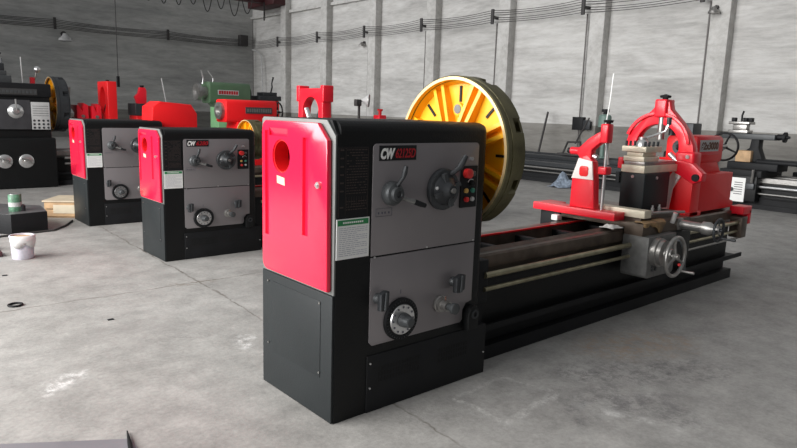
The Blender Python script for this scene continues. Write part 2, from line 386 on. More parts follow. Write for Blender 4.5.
    # buttons
    bx = MB().prism(rounded(.807, .933, 1.0, 1.224, .004, 2), 'y', f-.008, f, .001).build('push_button_box', M_BLACKM, root)
    g = f-.008
    for i, (x, z, m_, rr_, h_) in enumerate(((.845, 1.185, M_BTNR, .026, .028), (.895, 1.183, mat('smoked_button', (.10, .10, .10), .3), .014, .012), (.883, 1.133, M_BLACK, .016, .02), (.845, 1.092, M_BTNY, .013, .010),
                                        (.895, 1.092, M_BTNG, .013, .010), (.848, 1.045, M_BTNR, .014, .014), (.895, 1.045, M_BTNW, .012, .010))):
        MB().lathe((x, g, z), (0, -1, 0), [(0, rr_), (h_, rr_), (h_+.004, rr_*.7), (h_+.004, 0)], 20).build('push_button', m_, bx)
    arc = MB().tube([(.883+.024*math.cos(t), g-.001, 1.128+.024*math.sin(t)) for t in [math.radians(20+14*k) for k in range(11)]], .003, 6); arc.build('dial_arc', M_WHITE, bx)
    MB().cyl((.88, f, 1.262), (.88, f-.016, 1.262), .010).build('key_lock', M_BRIGHT, up)
    # T knobs
    for x, z, w in ((.258, .591, .055), (.787, .597, .07)):
        k = MB().lathe((x, f, z), (0, -1, 0), [(0, .028), (.018, .024), (.03, .018), (.04, .018)], 18); k.build('turn_knob', M_KNOB2, root)
        kk = [o for o in root.children if o.name.startswith('turn_knob')][-1]
        MB().prism([(x-w*.5, z-.048), (x-.004, z-.052), (x+w*.45, z-.035), (x+w*.5, z+.045), (x+.004, z+.05), (x-w*.5, z+.035)], 'y', f-.066, f-.032, .008).build('grip_bar', M_KNOB, kk)
        MB().obox((x, f-.068, z), .010, .012, .088, Matrix.Rotation(.08, 3, 'Y')).build('grip_rib', M_KNOB2, kk)
    # graduated dial E
    E_ = MB().lathe((.411, f, .459), (0, -1, 0), [(0, .110), (.016, .110), (.020, .106), (.020, .0)], 48).build('feed_dial', M_BLACKM, root)
    MB().lathe((.411, f-.020, .459), (0, -1, 0), [(0, .080), (.006, .077), (.006, 0)], 48).build('graduated_ring', M_BRIGHT, E_)
    k = MB(); w_ = MB()
    for q in range(12):
        a_ = 2*PI*q/12; k.obox((.411+.066*math.cos(a_), f-.0285, .459+.066*math.sin(a_)), .010, .002, .008, Matrix.Rotation(-a_, 3, 'Y'))
    for q in range(36):
        a_ = 2*PI*q/36; w_.obox((.411+.098*math.cos(a_), f-.0205, .459+.098*math.sin(a_)), .009, .002, .002, Matrix.Rotation(-a_, 3, 'Y'))
    k.build('ring_marks', M_INK, E_); w_.build('rim_marks', M_KNOB2, E_)
    MB().lathe((.411, f-.028, .459), (0, -1, 0), [(0, .038), (.02, .036), (.035, .032), (.055, .028), (.060, .022), (.060, 0)], 24).build('dial_hub', M_KNOB2, E_)
    MB().box(.409, .413, f-.001, f, .590, .612).build('index_mark', M_INK, dn)
    F_ = MB().lathe((.687, f, .49), (0, -1, 0), [(0, .046), (.014, .046), (.018, .040), (.034, .040), (.036, .030), (.075, .028), (.078, 0)], 28).build('plunger_knob', M_STEEL, root)
    MB().lathe((.687, f-.078, .49), (0, -1, 0), [(0, .020), (.022, .020), (.03, .03), (.05, .03), (.054, .018), (.054, 0)], 24).build('plunger_cap', M_KNOB2, F_)
    MB().cyl((.687, f-.050, .52), (.687, f-.05, .54), .004, n=8).build('plunger_pin', M_RUST, F_)
    # lever post at the notch
    Q = MB().prism([(.885, .305), (.965, .305), (.972, .40), (.955, .437), (.925, .447), (.898, .43), (.885, .39)], 'y', -.050, .0, .008).build('engagement_lever', M_BLACK, root)
    MB().lathe((.930, -.050, .395), (0, -1, 0), [(0, .026), (.006, .026), (.006, .014), (.0, .014), (0, .026)], 20).build('lever_boss', M_KNOB, Q)
    # spindle nose
    MB().lathe((1.03, .38, 1.265 if main else 1.28), (1, 0, 0), [(0, .16), (.02, .16), (.02, .12), (.10, .12)], 32).build('spindle_nose', M_KNOB2, root)

def faceplate(root, x, y, z, R, T, big, M_OLIVE=M_OLIVE):
    d = T*.52
    ch = MB()
    # toothed steel body behind the dish
    prof = []; n = 96
    for i in range(n):
        a = 2*PI*i/n; ph = (i*8/n) % 1
        rr = R*(.90 if .0 <= ph < .085 else 1.0)
        prof.append((y+rr*math.cos(a+.35), z+rr*math.sin(a+.35)))
    ch.prism(prof, 'x', x+d, x+T*.92)
    ch.lathe((x+T*.92, y, z), (1, 0, 0), [(0, R*.96), (.02, R*.96), (.02, 0)], 72)
    body = ch.build('faceplate', M_OLIVE, root, 25)
    body['label'] = 'large round faceplate with olive steel rim and yellow ribbed back'
    MB().lathe((x, y, z), (1, 0, 0), [(.004, R*.955), (.0, R*.97), (.0, R*.985), (.006, R), (d*.45, R), (d*.47, R*.988), (d*.53, R*.988), (d*.55, R), (d, R), (d, R*.93), (.03, R*.93), (.004, R*.955)], 96).build('outer_rim', M_OLIVE, body)
    MB().lathe((x-.001, y, z), (1, 0, 0), [(0, R*.945), (0, R*.985), (.004, R*.985), (.004, R*.945), (0, R*.945)], 96).build('rim_edge', M_YEDGE, body)
    MB().lathe((x+.003, y, z), (1, 0, 0), [(0, R*.948), (d-.006, R*.90), (d-.006, 0)], 96, False).build('dish', M_YEL, body)
    for k in range(8):
        rb = MB(); a = 2*PI*(k+.5)/8
        for off in (-.2, .2):
            # two walls per spoke, splaying outwards
            c0 = Vector((0, math.cos(a+off*.9)*R*.30, math.sin(a+off*.9)*R*.30)); c1 = Vector((0, math.cos(a+off*.42)*R*.93, math.sin(a+off*.42)*R*.93))
            t = (c1-c0).normalized(); nn = Vector((1, 0, 0)).cross(t)*(R*.026)
            v = []
            for p, dep in ((c0, d*.15), (c1, d*.5)):
                for s in (-1, 1):
                    for xx in (x+dep, x+d+.002): v.append(rb._v((xx, y+p.y+s*nn.y, z+p.z+s*nn.z)))
            for f_ in ((0, 1, 3, 2), (4, 6, 7, 5), (0, 4, 5, 1), (2, 3, 7, 6), (0, 2, 6, 4), (1, 5, 7, 3)): rb.bm.faces.new([v[i] for i in f_])
        rb.build('rib', M_YEL, body)
    MB().lathe((x-.03, y, z), (1, 0, 0), [(0, R*.2), (.0, R*.28), (d+.03, R*.34)], 40).build('hub', M_YEL, body)
    for k in range(8):
        sl = MB()
        a = 2*PI*k/8
        ca, sa = math.cos(a), math.sin(a)
        c_ = Vector((x+d-.008, y+ca*R*.77, z+sa*R*.77)); Rm = Matrix(((1, 0, 0), (0, ca, -sa), (0, sa, ca)))
        sl.obox(c_, .006, R*.21, R*.034, Rm).build('slot', M_BLACK, body)
    a = PI/2-.02
    MB().lathe((x+d*.72, y+math.cos(a)*R*.57, z+math.sin(a)*R*.57), (1, 0, 0), [(0, R*.085), (d*.3, R*.09)], 24).build('plug_boss', M_YEL, body)
    MB().lathe((x+d*.68, y+math.cos(a)*R*.57, z+math.sin(a)*R*.57), (1, 0, 0), [(0, R*.062), (d*.1, R*.062)], 24).build('plug', M_DULL, body)
    for k in range(4):
        a = 2*PI*k/4+.5; ca, sa = math.cos(a), math.sin(a); Rm = Matrix(((1, 0, 0), (0, ca, -sa), (0, sa, ca)))
        MB().obox((x+T+.035, y+ca*R*.6, z+sa*R*.6), .10, R*.32, R*.15, Rm).build('jaw', M_STEEL, body)
    return body

def bed(root, x0, x1, y0, y1, zt, org=(0, 0, 0), waycol=None, redrail=True):
    """bed with two ways, ribs, tray ledge and plinth; coordinates relative to org"""
    W = waycol or M_WAY
    b = MB(org)
    ym = (y0+y1)/2
    b.prism([(y0+.045, .20), (y1-.03, .20), (y1-.03, zt-.12), (y0+.045, zt-.12)], 'x', x0, x1-.06)     # carcass
    o = b.build('bed', M_BLACK, root)
    o['label'] = 'black cast bed carrying the slideways'
    n = max(3, int((x1-x0)/.45))
    for k in range(n+1):
        x = x0+.05+(x1-x0-.2)*k/n; MB(org).box(x, x+.05, y0+.13, y1-.1, zt-.14, zt-.035).build('cross_rib', M_BLACKM, o)
    MB(org).prism([(y0, zt-.085), (y0, zt-.012), (y0+.012, zt), (y0+.055, zt), (y0+.078, zt+.020), (y0+.10, zt), (y0+.125, zt), (y0+.135, zt-.012), (y0+.135, zt-.13), (y0+.05, zt-.13)], 'x', x0, x1).build('front_way', W, root)
    MB(org).prism([(y1-.12, zt-.13), (y1-.12, zt-.005), (y1-.11, zt), (y1-.03, zt), (y1, zt-.01), (y1, zt-.09), (y1-.04, zt-.13)], 'x', x0, x1).build('rear_way', W, root)
    if redrail: MB(org).box(x0, x1-.9, y1-.126, y1-.114, zt-.008, zt+.004).build('way_guard', M_RED2, root)
    bs = MB(org); bs.prism([(y0+.06, .085), (y1, .085), (y1, .205), (y0+.06, .205)], 'x', x0, x1-.04)
    bs.build('bed_base', M_BLACKM, root)
    MB(org).prism([(y0-.03, .196), (y1+.05, .196), (y1+.05, .206), (y0-.018, .206), (y0-.018, .235), (y0-.03, .235)], 'x', x0, x1+.14).build('chip_tray', M_BLACKM, root)
    MB(org).prism([(y0-.01, 0), (y1+.03, 0), (y1+.03, .088), (y0-.01, .088)], 'x', x0, x1-.02, .002).build('plinth', M_BLACKM, root)
    return o
def handwheel(name, c, d, R, m, parent, org=(0, 0, 0), spokes=3, handle=True, rim=.011, rot=0.):
    mb = MB(org); mb.torus(c, d, R, rim); D_, u, v = basis(d); c = Vector(c)
    mb.lathe(c-D_*.02, d, [(0, R*.18), (.045, R*.15), (.045, 0)], 18)
    for k in range(spokes):
        a = 2*PI*k/spokes+rot; e = u*math.cos(a)+v*math.sin(a)
        mb.tube([c+e*R*.1, c+e*R*.6-D_*.008, c+e*R], [R*.09, R*.07, R*.06], 8)
    if handle:
        a = 2.2; e = u*math.cos(a)+v*math.sin(a); mb.tube([c+e*R, c+e*R+D_*.03, c+e*R+D_*.11], [.009, .008, .011], 8)
    return mb.build(name, m, parent)

# ================================================================== SETTING
f = MB().prism([(-3, -3), (16, -3), (16, 29.8), (-3, 29.8)], 'z', -.2, 0).build('floor', floor_mat()); struct(f)
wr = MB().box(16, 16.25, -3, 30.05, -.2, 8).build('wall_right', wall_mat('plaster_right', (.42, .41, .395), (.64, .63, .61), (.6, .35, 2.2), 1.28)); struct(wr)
wb = MB().box(-3, 16, 29.8, 30.05, -.2, 8).build('wall_back', wall_mat('plaster_back', (.34, .345, .34), (.52, .525, .51), (.35, .6, 1.8), 1.2)); struct(wb)
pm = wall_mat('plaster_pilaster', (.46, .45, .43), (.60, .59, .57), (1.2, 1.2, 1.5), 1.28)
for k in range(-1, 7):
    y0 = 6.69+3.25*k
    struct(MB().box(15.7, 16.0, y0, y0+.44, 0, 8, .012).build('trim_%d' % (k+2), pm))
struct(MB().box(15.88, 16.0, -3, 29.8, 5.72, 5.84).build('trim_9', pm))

GH = {}
# cables in brackets along both walls
yb = [10.6+3.25*k for k in range(6)]
for i, yk in enumerate(yb+[7.35]):
    r = empty('cable_bracket', (16, yk, 4.2), '', 'bracket', 'cable brackets on the right wall')
    r['label'] = 'small dark bracket clamping the cable bundle on the column wall'
    MB().box(-.36, -.30, -.05, .05, .05, .50, .008).build('clamp', M_CABLE, r); MB().box(-.31, .01, -.02, .02, .22, .30).build('arm', M_CABLE, r)
for X in (7.05, 11.7):
    r = empty('cable_bracket', (X, 29.8, 4.35), '', 'bracket', 'cable brackets on the far wall')
    r['label'] = 'small dark bracket clamping the cable bundle on the far dark wall'
    MB().box(-.05, .05, -.14, -.08, .0, .46, .008).build('clamp', M_CABLE, r); MB().box(-.02, .02, -.09, .01, .18, .26).build('arm', M_CABLE, r)
def sag(P, Q, s, n=8): return [Vector(P).lerp(Vector(Q), k/n)-Vector((0, 0, s*4*(k/n)*(1-k/n))) for k in range(n+1)]
for j in range(6):
    z = 4.31+j*.07; pts = []
    ys = [1.0, 4.1]+[7.35]+yb+[29.3]
    for a_, b_ in zip(ys, ys[1:]): pts += sag((15.66, a_, z), (15.66, b_, z), .05+.015*(j % 3))[:-1]
    pts.append(Vector((15.66, 29.3, z)))
    names = ('lowest', 'second lowest', 'third from the bottom', 'fourth from the bottom', 'second highest', 'highest')
    o = MB().tube(pts, .009, 5).build('cable', M_CABLE)
    tag(o, 'long black cable across the right column wall, %s of the six' % names[j], 'cable', 'six cables on the right wall')
    z = 4.40+j*.065; xs = [1.0, 7.05, 11.7, 15.4]; pts = []
    for a_, b_ in zip(xs, xs[1:]): pts += sag((a_, 29.69, z), (b_, 29.69, z), .03+.02*(j % 3))[:-1]
    pts.append(Vector((15.4, 29.69, z)))
    tag(MB().tube(pts, .011, 5).build('cable', M_CABLE), 'long black cable across the far dark wall, %s of the six' % names[j], 'cable', 'six cables on the far wall')
jb = MB().box(15.2, 15.62, 29.55, 29.8, 4.40, 4.92, .02).build('junction_box', M_CABLE); tag(move(jb, (15.4, 29.7, 4.4)), 'dark cable junction box high in the corner of the two walls', 'junction box')
hc = MB().tube([(15.75, 29.4, 4.25), (15.78, 28.95, 4.15), (15.8, 28.6, 3.9), (15.8, 28.5, 3.0), (15.78, 28.45, 2.2), (15.8, 28.4, 1.2)], .03, 6).build('hanging_cable', M_BTNW)
tag(hc, 'pale cable hanging down from the junction box by the corner', 'cable')
for i, yk in enumerate(yb+[7.25, 29.5]):
    pts = [(15.9 if yk < 29 else 15.85, yk, 0.0), (15.9 if yk < 29 else 15.85, yk, 4.3 if yk < 29 else 5.7)]
    o = MB().tube(pts, .022 if i != 3 else .026, 6).build('conduit', M_PIPE)
    lab = 'thin vertical conduit running down the right wall beside a column' if yk < 29 else 'thin vertical conduit running down the corner of the two walls'
    tag(move(o, pts[0]), lab, 'conduit', 'conduits beside the columns' if yk < 29 else None)
def wall_lamp(p, d, label, k=1.0, group='wall lamps on the right wall'):
    r = empty('wall_lamp', p, label, 'lamp', group)
    d = Vector(d); MB().cyl((0, 0, 0), d*.06*k, .05*k).build('base', M_CABLE, r)
    MB().tube([(0, 0, 0), d*.12*k, d*.16*k-Vector((0, 0, .05*k))], .015*k, 6).build('arm', M_CABLE, r)
    MB().lathe(d*.16*k-Vector((0, 0, .0)), (0, 0, -1), [(0, .04*k), (.05*k, .06*k), (.10*k, .12*k), (.15*k, .13*k), (.15*k, 0)], 18).build('shade', M_STEEL if k < 1.3 else M_BTNW, r)
for yk, w in ((26.8, 'nearest the corner of the room'), (20.7, 'second from the corner of the room'), (13.6, 'just left of the column above the yellow faceplate'), (7.0, 'on the rightmost visible column')):
    x_ = 16 if yk not in (7.0,) else 15.7
    wall_lamp((x_, yk, 4.12 if yk > 8 else 4.1), (-1, 0, 0), 'small dark wall lamp under the cables, '+w, 1.0)
wall_lamp((7.36, 29.8, 4.2), (0, -1, 0), 'lone metal wall lamp on the dark far wall', 2.0, None)
# crane girder, its festoon loops, and the pendant
g = empty('crane_girder', (15.2, 27.2, 5.9), 'dark red overhead crane beam end at the top of the far corner', 'crane')
MB().box(-14.5, .75, -.2, .25, .22, .8).build('beam', M_GIRD, g)
MB().box(-.1, .7, -1.0, 1.4, .12, .62, .03).build('end_truck', M_GIRD, g)
MB().box(-.16, -.10, -.24, -.20, -.55, .24).build('end_stop', M_CABLE, g)
for k in range(10):
    xa = 8.6+k*.62; w = random.uniform(.18, .3); dp = random.uniform(.5, .8)
    pts = [(xa-w+2*w*t/10, 26.9, 6.16-dp*4*(t/10)*(1-t/10)) for t in range(11)]
    o = MB().tube(pts, .022, 5).build('festoon_loop', M_CABLE)
    tag(o, 'thin dark cable loop hanging from the overhead crane beam, one of a row', 'cable', 'festoon loops under the crane beam')
pn = empty('crane_pendant', (5.72, 18, 1.9), 'black crane control pendant on a long thin cable against the far wall', 'crane control')
MB().box(-.035, .035, -.03, .03, 0, .28, .01).build('handset', M_BLACKM, pn); MB().tube([(0, 0, .26), (.005, 0, 2.3), (.03, 0, 5.2)], .012, 6).build('pendant_cable', M_CABLE, pn)

# ================================================================== MAIN LATHE
L1 = (1.675, 2.365, 0)
lathe = empty('lathe', L1, 'large black and red metalworking lathe in the foreground with yellow faceplate', 'lathe')
headstock(lathe, '62125D', True)
faceplate(lathe, 1.105, .38, 1.265, .455, .165, True)
bed(lathe, 1.045, 4.84, .125, .665, .672)
MB().box(1.037, 1.20, .13, .66, .2, .60).box(1.037, 1.16, .06, .22, .40, .66, .01).build('bed_end_bracket', M_BLACKM, lathe)
O = Vector(L1)
def Q(*p): return Vector(p)-O
# rods in front of the bed
MB().tube([(1.12, .055, .567), (4.78, .055, .567)], .019, 14).build('lead_screw', M_ROD, lathe)
MB().tube([(1.12, .055, .482), (4.78, .055, .482)], .014, 14).build('feed_rod', M_ROD, lathe)
MB().tube([(3.4, .04, .42), (4.78, .04, .42)], .009, 10).build('control_rod', M_STEEL, lathe)
MB().box(4.68, 4.80, .01, .125, .42, .62, .008).build('rod_bracket', M_WAY, lathe)
MB().box(4.70, 4.90, .02, .15, .64, .715, .01).box(4.84, 4.90, .02, .15, .54, .68, .01).build('end_cap', M_RED, lathe)
# carriage: saddle, cross slide, apron
Z0 = .672
sd = MB(L1).prism([(2.33, .64), (2.33, .735), (3.22, .735), (3.22, .64), (3.04, .64), (3.04, .695), (2.48, .695), (2.48, .64)], 'x', 4.42, 5.16, .003).build('saddle', M_WAY, lathe)
sl = MB(L1).prism([(2.37, .765), (2.37, .822), (2.80, .822), (2.80, .765)], 'x', 4.497, 4.60, .002).build('cross_slide', M_CREAM, lathe)
MB(L1).box(4.51, 5.12, 2.40, 3.1, .735, .775).build('cross_slide_bed', M_WAY, lathe)
ap = MB(L1).prism(rounded(4.41, 4.83, .335, .645, .03, 4, (1, 0, 0, 1)), 'y', 2.27, 2.48, .006).build('apron', M_DULL, lathe)
MB(L1).box(4.83, 5.14, 2.30, 2.48, .40, .64, .01).build('apron_extension', M_BLACK, ap)
MB(L1).lathe((4.53, 2.27, .53), (0, -1, 0), [(0, .108), (.04, .108), (.045, .096), (.075, .096), (.08, .045), (.13, .04)], 36).build('graduated_drum', M_STEEL, ap)
handwheel('apron_handwheel', (4.53, 2.12, .52), (0, -1, 0), .142, M_STEEL, ap, L1, 3, True, .014, .6)
MB(L1).ball((4.56, 2.10, .46), .012).build('red_button', M_BTNR, ap)
MB(L1).tube([(4.75, 2.26, .60), (4.76, 2.20, .60), (4.78, 2.17, .52), (4.78, 2.16, .38)], [.014, .012, .010, .013], 8).build('lever', M_KNOB2, ap)
pl = MB(L1); 
for z in (.42, .45, .395): pl.cyl((4.49, 2.268, z), (4.49, 2.262, z), .012, n=12); pl.cyl((4.54, 2.268, z), (4.54, 2.262, z), .012, n=12)
pl.build('oil_plug', M_KNOB, ap)
# cross feed screw
cf = MB(L1).lathe((5.0, 2.40, .685), (0, -1, 0), [(0, .035), (.05, .035), (.05, .058), (.075, .058), (.08, .04), (.24, .036), (.25, .05), (.30, .052), (.33, .035), (.38, .03)], 24).build('cross_feed_screw', M_STEEL, lathe)
handwheel('cross_feed_handwheel', (5.0, 2.03, .685), (0, -1, 0), .085, M_KNOB, cf, L1, 3, True, .010, .2)
MB(L1).tube([(4.80, 2.30, .72), (4.80, 2.28, .80)], .018, 10).build('lock_post', M_BRIGHT, lathe)
MB(L1).tube([(4.62, 2.42, .79), (4.78, 2.34, .80), (4.92, 2.27, .80)], .010, 8).build('clamp_lever', M_STEEL, lathe)
# riser block, compound and tool post
rs = MB(L1).box(4.79, 5.20, 2.55, 2.76, .775, 1.075, .010).build('riser_block', M_CHAR, lathe)
k = MB(L1)
for y, z in ((2.655, 1.045),): k.cyl((4.79, y, z), (4.782, y, z), .012, n=12)
k.cyl((4.97, 2.55, 1.035), (4.97, 2.54, 1.035), .012, n=12); k.build('socket_screw', M_BRIGHT, rs)
for x in (4.86, 4.97):
    MB(L1).lathe((x, 2.50, .775), (0, 0, 1), [(0, .014), (.03, .014), (.03, .008), (.05, .008)], 12).build('clamp_bolt', M_BRIGHT, lathe)
cp = MB(L1).box(4.785, 5.33, 2.56, 2.76, 1.075, 1.135, .004).build('compound_slide', M_CREAM, lathe)
MB(L1).box(4.80, 5.31, 2.57, 2.75, 1.135, 1.165, .003).build('slide_top', M_STEEL, cp)
tp = MB(L1).box(4.785, 5.02, 2.57, 2.75, 1.165, 1.205, .004).box(4.80, 5.0, 2.59, 2.73, 1.205, 1.24, .004).box(4.775, 5.03, 2.555, 2.765, 1.24, 1.285, .005).build('tool_post', M_CREAM, lathe)
for x in (4.80, 4.86, 4.93, 5.0):
    for y in (2.58, 2.74): MB(L1).cyl((x, y, 1.285), (x, y, 1.325), .010, n=8).build('clamp_screw', M_KNOB, tp)
MB(L1).lathe((4.90, 2.66, 1.285), (0, 0, 1), [(0, .05), (.03, .045), (.05, .03), (.07, .03), (.075, 0)], 20).build('centre_nut', M_BRIGHT, tp)
MB(L1).tube([(4.90, 2.66, 1.34), (4.95, 2.60, 1.37), (5.0, 2.53, 1.41), (5.01, 2.51, 1.47)], [.012, .010, .010, .014], 8).build('clamp_handle', M_BRIGHT, tp)
MB(L1).tube([(5.01, 2.51, 1.46), (5.01, 2.51, 1.52)], [.018, .02], 10).build('handle_knob', M_KNOB, tp)
MB(L1).box(4.79, 4.84, 2.75, 2.80, 1.10, 1.19, .008).build('red_stop', M_RED, tp)
# tailstock
ts = MB(L1).prism([(5.66, Z0+.03), (6.40, Z0+.03), (6.40, Z0+.09), (6.33, .78), (6.33, 1.035), (5.66, 1.035)], 'y', 2.50, 2.98, .01).build('tailstock', M_RED2, lathe)
ts['label'] = 'scarlet tailstock with a lettered plate and black handwheel'
MB(L1).prism([(5.72, 1.03), (6.22, 1.03), (6.10, 1.16), (5.72, 1.16)], 'y', 2.57, 2.93, .01).build('neck', M_RED2, ts)
MB(L1).prism(rounded(2.55, 2.84, 1.12, 1.37, .05, 5), 'x', 5.66, 6.16, .008).build('barrel_housing', M_RED2, ts)
MB(L1).box(5.60, 6.04, 2.532, 2.552, 1.205, 1.365, .004).build('plate_frame', M_RED, ts)
MB(L1).box(5.645, 6.01, 2.526, 2.533, 1.235, 1.335).build('letter_plate', M_BTNW, ts)
text('plate_letters', '62x3000', .088, Q(5.66, 2.524, 1.254), M_RUST, ts, bold=.003, width=.335)
MB(L1).lathe((5.66, 2.70, 1.265), (-1, 0, 0), [(0, .06), (.05, .06), (.05, .03), (.09, .01), (.10, 0)], 24).build('quill', M_KNOB, ts)
MB(L1).cyl((6.16, 2.745, 1.255), (6.66, 2.745, 1.255), .03).build('quill_screw', M_STEEL, ts)
handwheel('tailstock_handwheel', (6.65, 2.745, 1.255), (1, 0, 0), .135, M_BLACKM, ts, L1, 4, True, .011, .4)
MB(L1).lathe((5.66, 2.80, 1.365), (0, 0, 1), [(0, .03), (.06, .028), (.08, .035), (.12, .035), (.15, .02), (.17, .02), (.18, 0)], 16).build('locking_screw', M_KNOB, ts)

# ---- steady rest standing on the main bed
sr = empty('steady_rest', (5.45, 2.745, .695), 'red arched steady rest standing on the foreground bed before the tailstock', 'steady rest')
SO = (5.45, 2.745, .695)
cz = 1.265
def arc(R, a0, a1, n, cy=2.79): return [(cy+R*math.cos(math.radians(a0+(a1-a0)*k/n)), cz+R*math.sin(math.radians(a0+(a1-a0)*k/n))) for k in range(n+1)]
# angle 0 = rear (+y), 180 = front (-y)
inner = arc(.195, -5, 182, 24)
outer = [(2.455, 1.21), (2.475, 1.30), (2.515, 1.38), (2.585, 1.475), (2.695, 1.59), (2.71, 1.655), (2.83, 1.655), (2.845, 1.60), (3.06, 1.37), (3.09, 1.26)]
poly = inner+[(2.59, 1.13), (2.46, 1.13)]+outer
up_ = MB(SO).prism(poly, 'x', 5.38, 5.47, .010).build('upper_arch', M_RED, sr)
rib = MB(SO)
ro = arc(.30, 20, 172, 24)+arc(.272, 172, 20, 24); rib.prism(ro, 'x', 5.355, 5.385, .004); rib.build('arch_flange', M_RED, up_)
MB(SO).box(5.345, 5.50, 2.72, 2.825, 1.52, 1.672, .014).build('screw_block', M_RED, up_)
MB(SO).lathe((5.42, 2.77, 1.667), (0, 0, 1), [(0, .025), (.018, .025), (.018, .045), (.036, .05), (.045, .02), (.05, 0)], 8).build('adjusting_screw', M_BLACKM, up_)
MB(SO).cyl((5.40, 2.77, 1.33), (5.40, 2.77, 1.56), .030, n=20).build('top_finger', M_STEEL, up_)
# hinge and lower frame
hg = MB(SO).box(5.35, 5.50, 2.44, 2.60, 1.05, 1.24, .02).build('hinge_block', M_RED, sr)
MB(SO).cyl((5.352, 2.49, 1.20), (5.338, 2.49, 1.20), .016).build('hinge_bolt', M_BRIGHT, hg)
b2 = MB(SO).prism([(2.345, 1.07), (2.35, 1.01), (2.42, .98), (2.60, 1.07), (2.62, 1.15), (2.54, 1.17), (2.44, 1.15)], 'x', 5.33, 5.42, .010).build('swing_arm', M_RED, sr)
MB(SO).cyl((5.34, 2.395, 1.035), (5.31, 2.395, 1.035), .030, n=16).build('arm_bolt', M_BLACKM, b2)
lowf = [(2.44, .695), (3.05, .695), (3.05, 1.20), (2.985, 1.20)]+arc(.205, -18, -150, 18)+[(2.56, 1.10), (2.44, 1.04)]
lw = MB(SO).prism(lowf, 'x', 5.38, 5.54, .008).build('lower_frame', M_RED2, sr)
MB(SO).prism([(2.70, .735), (2.69, .93), (2.61, 1.07), (2.50, 1.11), (2.46, 1.08), (2.54, 1.03), (2.60, .92), (2.62, .735)], 'x', 5.362, 5.381, .003).build('painted_highlight', M_PALE, lw)  # highlight on the red frame's edge, painted in as a pale strip
MB(SO).tube([(5.37, 2.585, 1.155), (5.37, 2.66, 1.215)], .022, 14).build('lower_finger', M_BRIGHT, sr)
MB(SO).tube([(5.40, 2.98, 1.13), (5.40, 2.90, 1.20)], .024, 14).build('lower_finger', M_BRIGHT, sr)
MB(SO).box(5.30, 5.60, 2.44, 3.05, .693, .735, .006).build('foot', M_RED2, sr)

# ---- follow rest on the saddle
FO = (4.5, 2.88, .735)
fr = empty('follow_rest', FO, 'slim red follow rest with hooked arm on the foreground carriage', 'follow rest')
MB(FO).prism([(4.35, 2.53), (4.495, 2.53), (4.495, 3.10), (4.58, 3.12), (4.58, 3.28), (4.35, 3.28)], 'z', .735, .795, .006).build('base_plate', M_RED, fr)
co = MB(FO).prism([(2.735, .795), (2.96, .795), (2.955, 1.02), (2.90, 1.19), (2.83, 1.21), (2.775, 1.16), (2.755, 1.02)], 'x', 4.39, 4.47, .012).build('column', M_RED, fr)
wf = MB(FO).prism([(2.755, 1.022), (2.952, 1.022), (2.898, 1.185), (2.775, 1.165)], 'x', 4.377, 4.392, .004).build('pale_face', M_PALE, co)  # pale pink-white plate over the upper column face
MB(FO).prism(rounded(2.80, 2.88, 1.045, 1.125, .022, 4), 'x', 4.373, 4.379, .002).build('window', M_RED2, wf)
MB(FO).prism([(2.80, 1.17), (2.90, 1.18), (2.935, 1.225), (2.92, 1.26), (2.84, 1.335), (2.76, 1.385), (2.69, 1.41), (2.69, 1.335), (2.755, 1.29), (2.80, 1.25)], 'x', 4.395, 4.465, .010).build('hooked_arm', M_RED, fr)
MB(FO).cyl((4.43, 2.86, 1.235), (4.43, 3.0, 1.235), .030).build('rear_screw_boss', M_RED, fr)
MB(FO).cyl((4.43, 3.0, 1.235), (4.43, 3.03, 1.235), .022).build('rear_screw', M_BLACKM, fr)
MB(FO).box(4.385, 4.465, 2.665, 2.732, 1.31, 1.455, .012).build('top_screw_block', M_RED, fr)
MB(FO).lathe((4.425, 2.69, 1.452), (0, 0, 1), [(0, .018), (.012, .018), (.012, .032), (.03, .040), (.036, 0)], 8).build('top_screw', M_BLACKM, fr)
MB(FO).cyl((4.43, 2.69, .795), (4.43, 2.69, 1.345), .013, n=14).build('guide_bar', M_BRIGHT, fr)
MB(FO).box(4.39, 4.47, 2.655, 2.73, 1.07, 1.13, .010).build('guide_clamp', M_RED, fr)
MB(FO).cyl((4.43, 2.765, 1.195), (4.43, 2.80, 1.205), .020).build('side_finger', M_BRIGHT, fr)
MB(FO).tube([(4.40, 2.69, 1.33), (4.40, 2.66, 1.22), (4.42, 2.66, 1.15)], .008, 8).build('chain_link', M_BRIGHT, fr)

# black catch box and white pad behind the bed
cb = MB().box(4.10, 4.40, 3.06, 3.24, .245, .655).build('coolant_box', M_BLACKM); cb.data.transform(Matrix.Translation((0, 0, 0)))
bpy.data.objects.remove(cb)
MB(L1).box(4.40, 4.56, 3.05, 3.24, .60, .735, .01).build('saddle_rear_bracket', M_BLACKM, lathe)
MB(L1).box(4.30, 4.36, 3.0, 3.06, .675, .72, .006).build('way_wiper', M_WHITE, lathe)
def flap():
    bm = MB(); import math as m_
    rows = []
    for i in range(15):
        u = i/14; row = []
        for s in (0, 1):
            x = 4.40+.33*u+.01*math.sin(9*u); y = 2.318-.004*math.sin(13*u); zt = .742-.01*u
            h = (.022+.035*max(0, 1-abs(u-.75)/.22)*2 + .01*math.sin(17*u))
            row.append((x, y, zt-s*h))
        row.insert(0, (4.42+.33*u, 2.345, .746)); row.insert(0, (4.42+.33*u, 2.40+.02*math.sin(8*u), .7425+.006*math.sin(20*u)))
        rows.append([bm._v(p) for p in row])
    for a_, b__ in zip(rows, rows[1:]):
        for k in range(3): bm.bm.faces.new((a_[k], a_[k+1], b__[k+1], b__[k]))
    o = bm.build('oiled_paper', M_PAPER, None, 60)
    md = o.modifiers.new('s', 'SOLIDIFY'); md.thickness = .003
    return o
tag(flap(), 'torn brown oiled paper draped over the foreground carriage front edge', 'paper')
